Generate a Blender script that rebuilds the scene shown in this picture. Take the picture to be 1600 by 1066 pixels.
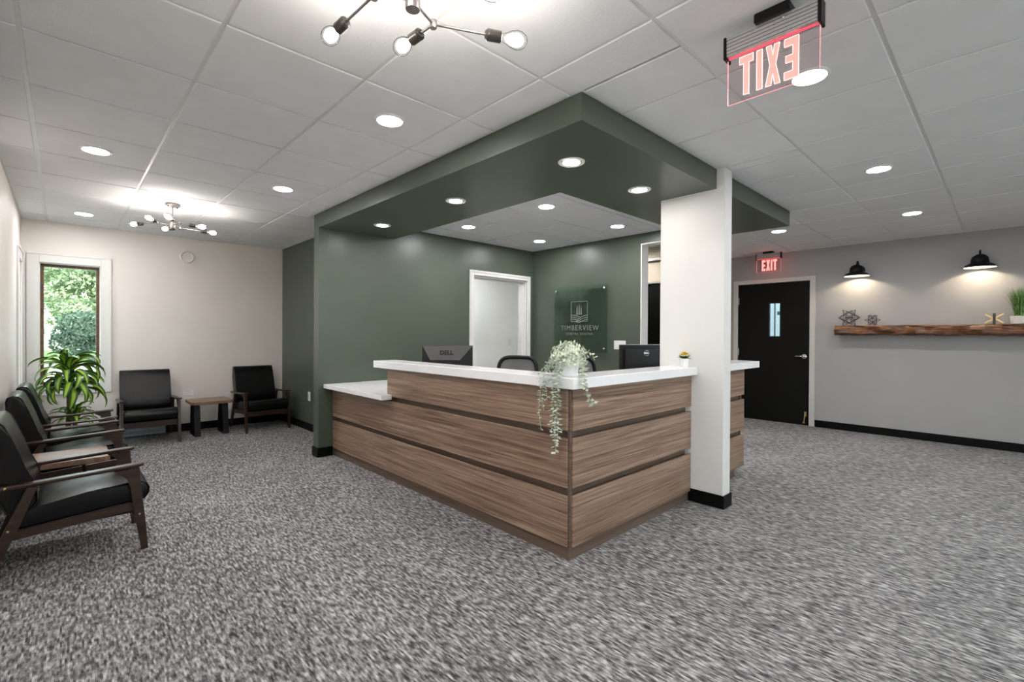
import bpy, bmesh, math, random
from mathutils import Vector, Matrix, Euler
random.seed(7)
for o in list(bpy.data.objects): bpy.data.objects.remove(o, do_unlink=True)
S = bpy.context.scene
COL = S.collection
PI = math.pi
CEIL = 2.562
# ------------------------------------------------------------------ camera
cam_d = bpy.data.cameras.new('camera'); cam = bpy.data.objects.new('camera', cam_d); COL.objects.link(cam); S.camera = cam
F, CX, CY, TH, PT, RL = 738.44, 798.45, 526.96, 0.7596, -0.0052, -0.0055
fw = Vector((math.sin(TH)*math.cos(PT), math.cos(TH)*math.cos(PT), math.sin(PT)))
r0 = Vector((math.cos(TH), -math.sin(TH), 0)); u0 = r0.cross(fw)
rr = r0*math.cos(RL) - u0*math.sin(RL); uu = u0*math.cos(RL) + r0*math.sin(RL)
m = Matrix((rr, uu, -fw)).transposed().to_4x4(); m.translation = Vector((0, 0, 1.30))
cam.matrix_world = m
cam_d.sensor_width = 36; cam_d.lens = 36*F/1600
cam_d.shift_x = (800-CX)/1600; cam_d.shift_y = (CY-533)/1600
cam_d.clip_start = 0.05; cam_d.clip_end = 300
# ------------------------------------------------------------------ world, sun, exposure
W = bpy.data.worlds.new('overcast_sky'); S.world = W; W.use_nodes = True
W.node_tree.nodes['Background'].inputs[0].default_value = (0.86, 0.93, 1.0, 1)
W.node_tree.nodes['Background'].inputs[1].default_value = 3.0
sd = bpy.data.lights.new('sun', 'SUN'); sd.energy = 3.0; sd.angle = 0.05; sd.color = (1, .95, .86)
sun = bpy.data.objects.new('sun', sd); COL.objects.link(sun); sun.rotation_euler = Euler((math.radians(48), 0, math.radians(18)))
sun.location = (0, -5, 9)
S.view_settings.view_transform = 'Standard'; S.view_settings.look = 'None'
S.view_settings.gamma = 1; S.view_settings.use_curve_mapping = False
S.view_settings.exposure = 0.98
DOWN_E = 132.0; SOFF_E = 66.0; BULB_E = 54.0; SCONCE_E = 5

# ------------------------------------------------------------------ materials
def base_mat(name):
    m = bpy.data.materials.new(name); m.use_nodes = True
    return m, m.node_tree, m.node_tree.nodes['Principled BSDF']
def L(nt, a, b): nt.links.new(a, b)
def N(nt, t, **kw):
    n = nt.nodes.new(t)
    for k, v in kw.items(): setattr(n, k, v)
    return n
def coords(nt, scale=(1, 1, 1), rand=0.0, rot=(0, 0, 0)):
    tc = N(nt, 'ShaderNodeTexCoord'); mp = N(nt, 'ShaderNodeMapping')
    mp.inputs['Scale'].default_value = scale; mp.inputs['Rotation'].default_value = rot
    L(nt, tc.outputs['Object'], mp.inputs['Vector'])
    if rand:
        oi = N(nt, 'ShaderNodeObjectInfo'); mu = N(nt, 'ShaderNodeMath', operation='MULTIPLY'); mu.inputs[1].default_value = rand
        L(nt, oi.outputs['Random'], mu.inputs[0]); L(nt, mu.outputs[0], mp.inputs['Location'])
    return mp.outputs[0]
def noise(nt, vec, scale, detail=3, rough=.5, dist=0):
    n = N(nt, 'ShaderNodeTexNoise'); n.inputs['Scale'].default_value = scale; n.inputs['Detail'].default_value = detail
    n.inputs['Roughness'].default_value = rough; n.inputs['Distortion'].default_value = dist
    L(nt, vec, n.inputs['Vector']); return n.outputs['Fac']
def ramp(nt, fac, stops):
    r = N(nt, 'ShaderNodeValToRGB'); cr = r.color_ramp
    while len(cr.elements) < len(stops): cr.elements.new(0.5)
    for e, (p, c) in zip(cr.elements, stops): e.position = p; e.color = (*c, 1)
    L(nt, fac, r.inputs[0]); return r.outputs[0]
def bump(nt, bs, h, strength, dist):
    b = N(nt, 'ShaderNodeBump'); b.inputs['Strength'].default_value = strength; b.inputs['Distance'].default_value = dist
    L(nt, h, b.inputs['Height']); L(nt, b.outputs[0], bs.inputs['Normal'])
def plain(name, col, rough=.5, metal=0, var=.05, vs=8, bmp=0, bs_=200, coat=0, spec=.5):
    m, nt, b = base_mat(name)
    v = coords(nt); f = noise(nt, v, vs, 4)
    L(nt, ramp(nt, f, [(.3, [c*(1-var) for c in col]), (.7, [min(1, c*(1+var)) for c in col])]), b.inputs['Base Color'])
    b.inputs['Roughness'].default_value = rough; b.inputs['Metallic'].default_value = metal
    b.inputs['Specular IOR Level'].default_value = spec
    if coat: b.inputs['Coat Weight'].default_value = coat; b.inputs['Coat Roughness'].default_value = .15
    if bmp: bump(nt, b, noise(nt, v, bs_, 3), bmp, .002)
    return m
def emit(name, col, e, var=False):
    m, nt, b = base_mat(name); b.inputs['Base Color'].default_value = (*col, 1)
    b.inputs['Emission Color'].default_value = (*col, 1); b.inputs['Emission Strength'].default_value = e
    return m
def glass(name, tint=(1, 1, 1), refl=.08, rough=.0, extra=None):
    m = bpy.data.materials.new(name); m.use_nodes = True; nt = m.node_tree; nt.nodes.clear()
    out = N(nt, 'ShaderNodeOutputMaterial'); mx = N(nt, 'ShaderNodeMixShader'); tr = N(nt, 'ShaderNodeBsdfTransparent'); gl = N(nt, 'ShaderNodeBsdfGlossy')
    tr.inputs[0].default_value = (*tint, 1); gl.inputs['Roughness'].default_value = rough
    fr = N(nt, 'ShaderNodeLayerWeight'); fr.inputs[0].default_value = refl
    L(nt, fr.outputs['Fresnel'], mx.inputs[0]); L(nt, tr.outputs[0], mx.inputs[1]); L(nt, gl.outputs[0], mx.inputs[2]); L(nt, mx.outputs[0], out.inputs[0])
    return m
M = {}
M['cream'] = plain('cream_wall_paint', (.765, .71, .665), .55, var=.02, vs=3, bmp=.08, bs_=300)
M['grey'] = plain('grey_wall_paint', (.355, .343, .338), .6, var=.02, vs=3, bmp=.08, bs_=300)
M['green'] = plain('dark_green_wall_paint', (.075, .093, .068), .38, var=.03, vs=3, bmp=.06, bs_=300)
M['white_wall'] = plain('white_wall_paint', (.74, .73, .71), .5, var=.02, vs=3, bmp=.06, bs_=300)
M['office_wall'] = plain('pale_office_paint', (.84, .87, .86), .6, var=.02, vs=3)
M['hall_wall'] = plain('cream_hall_paint', (.72, .62, .47), .6, var=.02, vs=3)
M['trim'] = plain('white_trim_paint', (.72, .70, .68), .35, var=.02)
M['trim_w'] = plain('taupe_frame_paint', (.55, .52, .49), .4, var=.02)
M['grid'] = plain('white_ceiling_grid_metal', (.66, .66, .65), .35, var=.01)
M['black'] = plain('black_rubber_baseboard', (.003, .003, .003), .4, var=.1, spec=.15)
M['black_metal'] = plain('black_metal', (.004, .004, .0045), .42, .0, spec=.25)
M['black_plastic'] = plain('black_plastic', (.006, .006, .007), .45, var=.1, spec=.3, bmp=.1, bs_=600)
M['grey_plastic'] = plain('charcoal_plastic', (.050, .047, .047), .5, var=.1)
M['white_plastic'] = plain('white_plastic', (.78, .78, .77), .35, var=.01)
M['nickel'] = plain('dark_brushed_nickel', (.36, .34, .33), .34, .9, var=.1, vs=60)
M['bronze'] = plain('dark_bronze_metal', (.10, .09, .085), .38, .8, var=.1)
M['steel'] = plain('satin_steel', (.62, .62, .62), .25, 1, var=.04)
M['brass'] = plain('aged_brass', (.62, .45, .22), .3, 1, var=.08)
M['alu'] = plain('brushed_aluminium', (.60, .60, .60), .38, .9, var=.08, vs=90)
M['ceramic'] = plain('white_ceramic', (.80, .80, .79), .22, var=.01)
M['ceramic_m'] = plain('matte_cream_ceramic', (.72, .68, .63), .5, var=.02)
M['door_black'] = plain('black_door_paint', (.004, .0037, .0035), .5, spec=.15, var=.15, vs=2, bmp=.1, bs_=80)
M['chrome'] = plain('chrome', (.8, .8, .8), .12, 1, var=.01)
M['soil'] = plain('dark_soil', (.03, .02, .013), .9, var=.4, vs=80, bmp=.6, bs_=120)
M['cane'] = plain('brown_plant_cane', (.16, .11, .07), .8, var=.3, vs=50, bmp=.4, bs_=90)
M['asphalt'] = plain('pale_concrete', (.42, .41, .40), .9, var=.15, vs=1.2)
M['lawn'] = plain('lawn_grass', (.13, .24, .07), .9, var=.4, vs=2, bmp=.5, bs_=40)
M['heater'] = plain('pale_grey_heater_enamel', (.34, .40, .44), .4, var=.05)
M['mesh'] = plain('grey_mesh_fabric', (.16, .16, .16), .8, var=.15, vs=300)
M['petal'] = plain('yellow_petals', (.88, .68, .02), .6, var=.12, vs=60)
M['leaf_dark'] = plain('dark_green_leaf', (.05, .12, .03), .5, var=.3, vs=60)
M['bark'] = plain('grey_bark', (.12, .09, .07), .9, var=.3, vs=10, bmp=.5, bs_=20)
M['red_edge'] = emit('red_lit_acrylic_edge', (1, .30, .34), .55)
M['red_slot'] = emit('red_led_slot', (1, .05, .09), .8)
M['exit_red'] = emit('lit_exit_lettering', (1, .33, .29), .42)
M['exit_red_far'] = emit('lit_exit_lettering_far', (1, .16, .14), 1.6)
M['exit_outline'] = emit('bright_etched_outline', (1, .70, .68), .9)
M['down'] = emit('lit_downlight_diffuser', (1, .985, .99), DOWN_E)
M['down_s'] = emit('lit_soffit_downlight_diffuser', (1, .95, .88), SOFF_E)
M['filament'] = emit('glowing_bulb_filament', (1, .93, .84), BULB_E)
M['sconce_bulb'] = emit('warm_sconce_bulb', (1, .84, .60), 14)
M['bulb_glass'] = glass('clear_bulb_glass', (1, 1, 1), .06)
M['pane'] = glass('window_glass', (.93, .97, .95), .12)
M['plate_glass'] = glass('green_tinted_sign_glass', (.90, .96, .93), .18)
M['acrylic'] = glass('clear_acrylic', (.97, .93, .93), .10)

def carpet():
    m, nt, b = base_mat('grey_streaked_carpet')
    tc = N(nt, 'ShaderNodeTexCoord'); sp = N(nt, 'ShaderNodeSeparateXYZ'); L(nt, tc.outputs['Object'], sp.inputs[0])
    def cell(wx, ky, kx=37.7):          # tufted rows: one tone sequence per yarn row of width wx
        sn = N(nt, 'ShaderNodeMath', operation='SNAP'); sn.inputs[1].default_value = wx; L(nt, sp.outputs[0], sn.inputs[0])
        mx_ = N(nt, 'ShaderNodeMath', operation='MULTIPLY'); mx_.inputs[1].default_value = kx/wx; L(nt, sn.outputs[0], mx_.inputs[0])
        my_ = N(nt, 'ShaderNodeMath', operation='MULTIPLY'); my_.inputs[1].default_value = ky; L(nt, sp.outputs[1], my_.inputs[0])
        cb = N(nt, 'ShaderNodeCombineXYZ'); L(nt, mx_.outputs[0], cb.inputs[0]); L(nt, my_.outputs[0], cb.inputs[1]); return cb.outputs[0]
    f1 = noise(nt, cell(.0075, 15), 1, 1, .5)
    v2 = coords(nt, (80, 26, 1)); f2 = noise(nt, v2, 1, 2, .6)
    v3 = coords(nt, (1.3, 1.3, 1)); f3 = noise(nt, v3, 1, 2)
    def madd(a, ka, bb, kb):
        x = N(nt, 'ShaderNodeMath', operation='MULTIPLY'); x.inputs[1].default_value = ka; L(nt, a, x.inputs[0])
        y = N(nt, 'ShaderNodeMath', operation='MULTIPLY_ADD'); y.inputs[1].default_value = kb; L(nt, bb, y.inputs[0]); L(nt, x.outputs[0], y.inputs[2]); return y.outputs[0]
    t = madd(f1, .52, f2, .48); t = madd(t, .93, f3, .07)
    c = ramp(nt, t, [(.36, (.030, .028, .030)), (.45, (.11, .106, .108)), (.53, (.27, .262, .26)), (.65, (.58, .568, .565))])
    w = N(nt, 'ShaderNodeTexWave', wave_type='BANDS', bands_direction='X'); w.inputs['Scale'].default_value = 62
    L(nt, coords(nt), w.inputs['Vector'])
    mx = N(nt, 'ShaderNodeMixRGB', blend_type='MULTIPLY'); mx.inputs[0].default_value = .25
    L(nt, c, mx.inputs[1]); L(nt, w.outputs['Color'], mx.inputs[2]); L(nt, mx.outputs[0], b.inputs['Base Color'])
    b.inputs['Roughness'].default_value = .95; b.inputs['Specular IOR Level'].default_value = .15
    b.inputs['Sheen Weight'].default_value = .1
    bump(nt, b, t, .7, .006); return m
M['carpet'] = carpet()
def tile_mat():
    m, nt, b = base_mat('white_mineral_ceiling_tile'); v = coords(nt, (1, 1, 1), 7)
    f = noise(nt, v, 90, 5, .65); g = noise(nt, v, 5, 3)
    L(nt, ramp(nt, g, [(.3, (.72, .725, .74)), (.7, (.76, .765, .78))]), b.inputs['Base Color'])
    b.inputs['Roughness'].default_value = .9; bump(nt, b, f, .35, .004); return m
M['tile'] = tile_mat()
def wood(name, stops, zs=26, lx=1.1, rough=.42, rand=11, dist=1.2, rot=(0, 0, 0), bmp=.15):
    m, nt, b = base_mat(name)
    v = coords(nt, (lx, lx, zs), rand, rot)
    a = noise(nt, v, 1.0, 4, .62, dist); v2 = coords(nt, (lx*5, lx*5, zs*9), rand, rot); c = noise(nt, v2, 1.0, 3, .6)
    x = N(nt, 'ShaderNodeMath', operation='MULTIPLY_ADD'); x.inputs[1].default_value = .36; L(nt, c, x.inputs[0])
    y = N(nt, 'ShaderNodeMath', operation='MULTIPLY'); y.inputs[1].default_value = .66; L(nt, a, y.inputs[0]); L(nt, y.outputs[0], x.inputs[2])
    L(nt, ramp(nt, x.outputs[0], stops), b.inputs['Base Color'])
    b.inputs['Roughness'].default_value = rough; bump(nt, b, x.outputs[0], bmp, .002); return m
M['desk'] = wood('grey_brown_walnut_laminate', [(.33, (.085, .048, .032)), (.45, (.19, .118, .080)), (.54, (.28, .182, .125)), (.67, (.42, .30, .22))], 46, .95, .40, 11, 1.0)
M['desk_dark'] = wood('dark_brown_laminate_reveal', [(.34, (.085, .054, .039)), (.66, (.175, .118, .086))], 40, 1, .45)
M['frame_wood'] = wood('dark_walnut_frame', [(.35, (.012, .006, .004)), (.65, (.045, .022, .013))], 40, 6, .3)
M['table_wood'] = wood('brown_table_wood', [(.35, (.10, .055, .033)), (.65, (.26, .16, .11))], 3, 9, .35, rand=5)
M['beam'] = wood('rough_live_edge_timber', [(.36, (.010, .004, .002)), (.48, (.075, .027, .009)), (.56, (.18, .068, .020)), (.70, (.38, .17, .055))], 26, 2.6, .5, dist=2.2, bmp=.9)
M['win_wood'] = wood('brown_window_wood', [(.35, (.06, .028, .012)), (.65, (.16, .08, .035))], 4, 4, .4)
def quartz():
    m, nt, b = base_mat('white_quartz'); v = coords(nt); f = noise(nt, v, 4, 6, .6, 1.5)
    L(nt, ramp(nt, f, [(.35, (.86, .855, .86)), (.6, (.89, .885, .89))]), b.inputs['Base Color'])
    b.inputs['Roughness'].default_value = .14; return m
M['quartz'] = quartz()
def leather():
    m, nt, b = base_mat('black_leather'); v = coords(nt); n = N(nt, 'ShaderNodeTexVoronoi'); n.inputs['Scale'].default_value = 350; L(nt, v, n.inputs['Vector'])
    b.inputs['Base Color'].default_value = (.0035, .0033, .0035, 1); b.inputs['Roughness'].default_value = .25; b.inputs['Specular IOR Level'].default_value = .26
    g = noise(nt, v, 6, 2)
    a = N(nt, 'ShaderNodeMath', operation='MULTIPLY_ADD'); a.inputs[1].default_value = .12; L(nt, n.outputs['Distance'], a.inputs[0]); L(nt, g, a.inputs[2])
    bump(nt, b, a.outputs[0], .25, .012); return m
M['leather'] = leather()
def leaf_mat(name, edge, mid, rough=.35):
    m, nt, b = base_mat(name); uv = N(nt, 'ShaderNodeUVMap'); sx = N(nt, 'ShaderNodeSeparateXYZ'); L(nt, uv.outputs[0], sx.inputs[0])
    s = N(nt, 'ShaderNodeMath', operation='SUBTRACT'); s.inputs[1].default_value = .5; L(nt, sx.outputs[0], s.inputs[0])
    a = N(nt, 'ShaderNodeMath', operation='ABSOLUTE'); L(nt, s.outputs[0], a.inputs[0])
    L(nt, ramp(nt, a.outputs[0], [(.0, mid), (.16, mid), (.27, edge), (.5, [c*.7 for c in edge])]), b.inputs['Base Color'])
    b.inputs['Roughness'].default_value = rough; b.inputs['Subsurface Weight'].default_value = 0
    return m
M['dracaena'] = leaf_mat('striped_dracaena_leaf', (.025, .12, .022), (.34, .50, .05))
def foliage(name, c1, c2):
    m, nt, b = base_mat(name); v = coords(nt)
    L(nt, ramp(nt, noise(nt, v, 1.3, 5, .7), [(.35, c1), (.65, c2)]), b.inputs['Base Color'])
    b.inputs['Roughness'].default_value = .7; return m
M['tree'] = foliage('tree_leaves', (.12, .20, .09), (.38, .47, .27))
M['shrub'] = foliage('blue_green_shrub_leaves', (.045, .085, .055), (.13, .20, .13))
M['euca'] = plain('pale_eucalyptus_leaf', (.52, .58, .48), .6, var=.3, vs=70)
M['euca2'] = plain('cream_green_leaf', (.70, .74, .58), .6, var=.15, vs=90)
M['grass'] = plain('fresh_green_blades', (.11, .22, .045), .5, var=.6, vs=35)
M['pinkroof'] = plain('pinkish_roof', (.50, .33, .30), .9, var=.1)
M['house'] = plain('pale_siding', (.62, .60, .56), .8, var=.05)

# ------------------------------------------------------------------ mesh helpers
def nb(): return bmesh.new()
def bx(bm, x0, x1, y0, y1, z0, z1, bev=0, seg=1):
    r = bmesh.ops.create_cube(bm, size=1, matrix=Matrix.Translation(((x0+x1)/2, (y0+y1)/2, (z0+z1)/2)) @ Matrix.Diagonal((abs(x1-x0), abs(y1-y0), abs(z1-z0), 1)))
    if bev:
        es = list({e for v in r['verts'] for e in v.link_edges})
        bmesh.ops.bevel(bm, geom=es, offset=bev, segments=seg, affect='EDGES', profile=.5)
    return bm
def frame_of(d):
    d = d.normalized(); a = Vector((0, 0, 1)) if abs(d.z) < .95 else Vector((1, 0, 0))
    x = d.cross(a).normalized(); return x, d.cross(x).normalized()
def tube(bm, pts, rad, n=8, cap=True):
    pts = [Vector(p) for p in pts]; rad = rad if isinstance(rad, (list, tuple)) else [rad]*len(pts); rings = []
    px = None
    for i, p in enumerate(pts):
        d = (pts[min(i+1, len(pts)-1)]-pts[max(i-1, 0)])
        if px is None: x, y = frame_of(d)
        else:
            dn = d.normalized(); x = (px-dn*px.dot(dn)).normalized(); y = dn.cross(x)
        px = x
        rings.append([bm.verts.new(p+(x*math.cos(2*PI*k/n)+y*math.sin(2*PI*k/n))*rad[i]) for k in range(n)])
    for a, b in zip(rings, rings[1:]):
        for k in range(n): bm.faces.new((a[k], a[(k+1) % n], b[(k+1) % n], b[k]))
    if cap: bm.faces.new(rings[0][::-1]); bm.faces.new(rings[-1])
    return bm
def lathe(bm, prof, n=24, mat=Matrix(), cap=True):
    rings = []
    for r, z in prof:
        rings.append([bm.verts.new(mat @ Vector((r*math.cos(2*PI*k/n), r*math.sin(2*PI*k/n), z))) for k in range(n)])
    for a, b in zip(rings, rings[1:]):
        for k in range(n): bm.faces.new((a[k], a[(k+1) % n], b[(k+1) % n], b[k]))
    if cap:
        if prof[0][0] > 1e-4: bm.faces.new(rings[0][::-1])
        if prof[-1][0] > 1e-4: bm.faces.new(rings[-1])
    return bm
def prism(bm, pts, y0, y1, axis='y', bev=0, seg=2):
    def P(a, b, t): return {'y': (a, t, b), 'x': (t, a, b), 'z': (a, b, t)}[axis]
    A = [bm.verts.new(P(a, b, y0)) for a, b in pts]; B = [bm.verts.new(P(a, b, y1)) for a, b in pts]
    n = len(pts); fs = [bm.faces.new(A[::-1]), bm.faces.new(B)]
    for k in range(n): fs.append(bm.faces.new((A[k], A[(k+1) % n], B[(k+1) % n], B[k])))
    if bev:
        es = [e for e in fs[0].edges]+[e for e in fs[1].edges]
        bmesh.ops.bevel(bm, geom=es, offset=bev, segments=seg, affect='EDGES', profile=.5)
    return bm
def mesh_of(name, bm, mat, smooth=False):
    bmesh.ops.recalc_face_normals(bm, faces=bm.faces)
    me = bpy.data.meshes.new(name); bm.to_mesh(me); bm.free()
    if mat: me.materials.append(mat)
    if smooth:
        me.polygons.foreach_set('use_smooth', [True]*len(me.polygons))
        try: me.set_sharp_from_angle(angle=math.radians(38))
        except Exception: pass
    return me
def obj(name, bm, mat, parent=None, smooth=False, loc=None, rot=None, mods=None, **props):
    me = bm if isinstance(bm, bpy.types.Mesh) else mesh_of(name, bm, mat, smooth)
    o = bpy.data.objects.new(name, me); COL.objects.link(o)
    if parent: o.parent = parent
    if loc: o.location = loc
    if rot: o.rotation_euler = rot
    if mods: mods(o)
    for k, v in props.items(): o[k] = v
    return o
def thing(name, label, cat, loc=(0, 0, 0), rz=0, group=None):
    o = bpy.data.objects.new(name, None); COL.objects.link(o); o.location = loc; o.rotation_euler = (0, 0, rz)
    o.empty_display_size = .05; o['label'] = label; o['category'] = cat
    if group: o['group'] = group
    return o
def tag(o, label, cat, group=None):
    o['label'] = label; o['category'] = cat
    if group: o['group'] = group
    return o
def struct(name, bm, mat, parent=None, smooth=False):
    o = obj(name, bm, mat, parent, smooth)
    if parent is None: o['kind'] = 'structure'
    return o
def dup(root, loc, rz, label, group=None):
    def cp(o, par):
        c = o.copy(); COL.objects.link(c); c.parent = par
        for ch in kids.get(o.name, []): cp(ch, c)
        return c
    kids = {}
    for o in bpy.data.objects:
        if o.parent: kids.setdefault(o.parent.name, []).append(o)
    r = cp(root, None); r.location = loc; r.rotation_euler = (0, 0, rz); r['label'] = label
    if group: r['group'] = group
    return r
def text_mesh(name, s, size, mat, parent, matrix, extrude=.001, align='CENTER', spacing=1.0, bold=0.0):
    c = bpy.data.curves.new(name, 'FONT'); c.body = s; c.size = size; c.extrude = extrude; c.align_x = align; c.align_y = 'CENTER'
    c.space_character = spacing; c.offset = bold
    t = bpy.data.objects.new(name+'_c', c); COL.objects.link(t); dg = bpy.context.evaluated_depsgraph_get()
    me = bpy.data.meshes.new_from_object(t.evaluated_get(dg)); bpy.data.objects.remove(t, do_unlink=True); bpy.data.curves.remove(c)
    me.materials.clear(); me.materials.append(mat); me.transform(matrix)
    return obj(name, me, mat, parent)
def facing(loc, right, up):     # matrix: local x -> right, local y -> up
    r = Vector(right).normalized(); u = Vector(up).normalized(); f = r.cross(u)
    m = Matrix((r, u, f)).transposed().to_4x4(); m.translation = Vector(loc); return m

# ================================================================== SETTING
XL, XR, YF, YB = -.33, 7.85, 7.52, -3.2
GX, GY, T = -.131, 2.811, .6096
struct('floor', bx(nb(), XL-.15, XR+.15, YB-.15, YF+.15, -.12, 0), M['carpet'])
cs = struct('ceiling', bx(nb(), XL-.2, XR+.2, YB-.2, YF+.2, CEIL+.03, CEIL+.25), M['tile'])
# walls
SO = dict(x0=1.948, x1=5.32, y0=1.53, y1=4.98, ix=2.82, iy=2.42, z=2.413)
b = nb()                                   # left wall with two windows
WL = [(-2.2, -.2, .5, 2.2), (6.88, 7.36, .70, 2.06)]
ys = [YB, WL[0][0], WL[0][1], WL[1][0], WL[1][1], YF+.15]
for k in range(5):
    if k % 2 == 0: bx(b, XL-.15, XL, ys[k], ys[k+1], 0, CEIL+.03)
    else:
        w = WL[k//2]; bx(b, XL-.15, XL, ys[k], ys[k+1], 0, w[2]); bx(b, XL-.15, XL, ys[k], ys[k+1], w[3], CEIL+.03)
struct('wall_left', b, M['cream'])
WX0, WX1, WZ0, WZ1 = -.19, .335, .69, 2.09
b = nb()
bx(b, XL-.15, WX0, YF, YF+.15, 0, CEIL+.03); bx(b, WX1, 2.40, YF, YF+.15, 0, CEIL+.03)
bx(b, WX0, WX1, YF, YF+.15, 0, WZ0); bx(b, WX0, WX1, YF, YF+.15, WZ1, CEIL+.03)
struct('wall_far', b, M['cream'])
struct('wall_alcove', bx(nb(), 2.40, 2.52, 5.11, YF+.15, 0, CEIL+.03), M['green'])
DX0, DX1, DZ = 4.02, 5.045, 2.10
b = nb(); bx(b, 1.948, DX0, 4.98, 5.11, 0, CEIL+.03); bx(b, DX0, DX1, 4.98, 5.11, DZ, CEIL+.03); bx(b, DX1, 5.31, 4.98, 5.11, 0, CEIL+.03)
struct('wall_reception', b, M['green'])
b = nb(); bx(b, 5.18, 5.31, 3.13, 4.98, 0, CEIL+.03); bx(b, 5.18, 5.31, 2.42, 3.13, 2.43, CEIL+.03)
struct('wall_office', b, M['green'])
# right wall with door opening
RY0, RY1, RZ = 1.985, 2.985, 2.11
b = nb(); bx(b, XR, XR+.15, YB, RY0, 0, CEIL+.03); bx(b, XR, XR+.15, RY1, YF+.15, 0, CEIL+.03); bx(b, XR, XR+.15, RY0, RY1, RZ, CEIL+.03)
struct('wall_right', b, M['grey'])
b = nb(); bx(b, XL-.15, 2.2, YB-.15, YB, 0, CEIL+.03); bx(b, 5.2, XR+.15, YB-.15, YB, 0, CEIL+.03); bx(b, 2.2, 5.2, YB-.15, YB, 2.2, CEIL+.03); bx(b, 2.2, 5.2, YB-.15, YB, 0, .3)
struct('wall_back', b, M['cream'])
# office beyond the doorway, hallway beyond the right opening
b = nb(); bx(b, 2.52, 6.29, 6.35, 6.45, 0, CEIL+.03); bx(b, 6.19, 6.29, 5.2, 6.35, 0, CEIL+.03)
struct('wall_office_far', b, M['office_wall'])
b = nb(); bx(b, 6.3, 6.4, 3.30, 3.42, 0, CEIL+.03); bx(b, 6.3, 6.4, 3.42, 4.32, 2.06, CEIL+.03); bx(b, 6.3, 6.4, 4.32, 5.2, 0, CEIL+.03); bx(b, 6.4, XR, 3.30, 3.40, 0, CEIL+.03); bx(b, 5.31, 6.4, 5.11, 5.2, 0, CEIL+.03)
struct('wall_hall', b, M['hall_wall'])
# fin wall
FX0, FX1, FY0, FY1 = 3.59, 3.715, 1.465, 1.99
fin = struct('wall_fin', bx(nb(), FX0, FX1, FY0, FY1, 0, CEIL, .004), M['white_wall'])
# soffit: ring of green boxes hung under the ceiling
b = nb(); s = SO
bx(b, s['x0'], s['ix'], s['iy'], s['y1'], s['z'], CEIL+.03)
bx(b, s['x0'], s['x1'], s['y0'], s['iy'], s['z'], CEIL+.03)
struct('ceiling_soffit', b, M['green'])
# baseboards
BH = .10
def base(name, *boxes):
    b = nb()
    for q in boxes: bx(b, *q, 0.001, BH, .003)
    return struct(name, b, M['black'])
base('baseboard_left', (XL, XL+.012, YB, YF))
base('baseboard_far', (.97, 2.40, YF-.012, YF))
base('baseboard_alcove', (2.388, 2.40, 5.11, YF-.012))
base('baseboard_reception', (1.936, 1.948, 4.966, 5.122), (1.948, 2.10, 4.966, 4.98), (1.948, 2.40, 5.11, 5.122))
base('baseboard_right', (XR-.012, XR, YB, 1.912), (XR-.012, XR, 3.06, 3.30))
base('baseboard_hall', (6.4, XR-.012, 3.288, 3.30), (6.288, 6.3, 3.30, 3.37))
base('baseboard_fin', (FX0-.012, FX1+.012, FY0-.012, FY0), (FX0-.012, FX0, FY0, 1.735), (FX1, FX1+.012, FY0, 1.735))
# door casings
def casing(name, mat, boxes, bev=.004):
    b = nb()
    for q in boxes: bx(b, *q, bev)
    return struct(name, b, mat)
casing('trim_1', M['trim'], [(DX0-.068, DX0, 4.955, 4.98, 0, DZ+.07), (DX1, DX1+.066, 4.955, 4.98, 0, DZ+.07), (DX0, DX1, 4.955, 4.98, DZ, DZ+.07),
    (DX0-.055, DX0-.04, 4.948, 4.955, 0, DZ+.05), (DX1+.04, DX1+.055, 4.948, 4.955, 0, DZ+.05), (DX0-.04, DX1+.04, 4.948, 4.955, DZ+.04, DZ+.055),
    (DX0, DX0+.02, 4.98, 5.13, 0, DZ-.02), (DX1-.02, DX1, 4.98, 5.13, 0, DZ-.02), (DX0, DX1, 4.98, 5.13, DZ-.02, DZ),
    (DX0+.02, DX0+.035, 5.03, 5.07, 0, DZ-.035), (DX1-.035, DX1-.02, 5.03, 5.07, 0, DZ-.035), (DX0+.02, DX1-.02, 5.03, 5.07, DZ-.035, DZ-.02)])
casing('trim_2', M['white_wall'], [(5.17, 5.32, 3.115, 3.13, 0, 2.43), (5.17, 5.32, 2.42, 3.115, 2.415, 2.43)], .002)
casing('trim_3', M['trim_w'], [(XR-.02, XR+.12, 1.915, RY0, 0, RZ+.065), (XR-.02, XR+.12, RY1, 3.055, 0, RZ+.065), (XR-.02, XR+.12, RY0, RY1, RZ, RZ+.065),
    (XR+.065, XR+.11, RY0, RY0+.015, 0, RZ), (XR+.065, XR+.11, RY1-.015, RY1, 0, RZ), (XR+.065, XR+.11, RY0, RY1, RZ-.015, RZ)])
casing('trim_4', M['trim_w'], [(6.28, 6.3, 3.37, 3.42, 0, 2.09), (6.28, 6.3, 4.32, 4.37, 0, 2.09), (6.28, 6.3, 3.42, 4.32, 2.06, 2.09)])
casing('trim_5', M['bronze'], [(6.24, 6.3, 3.30, 4.7, 2.385, 2.43)])
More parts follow.
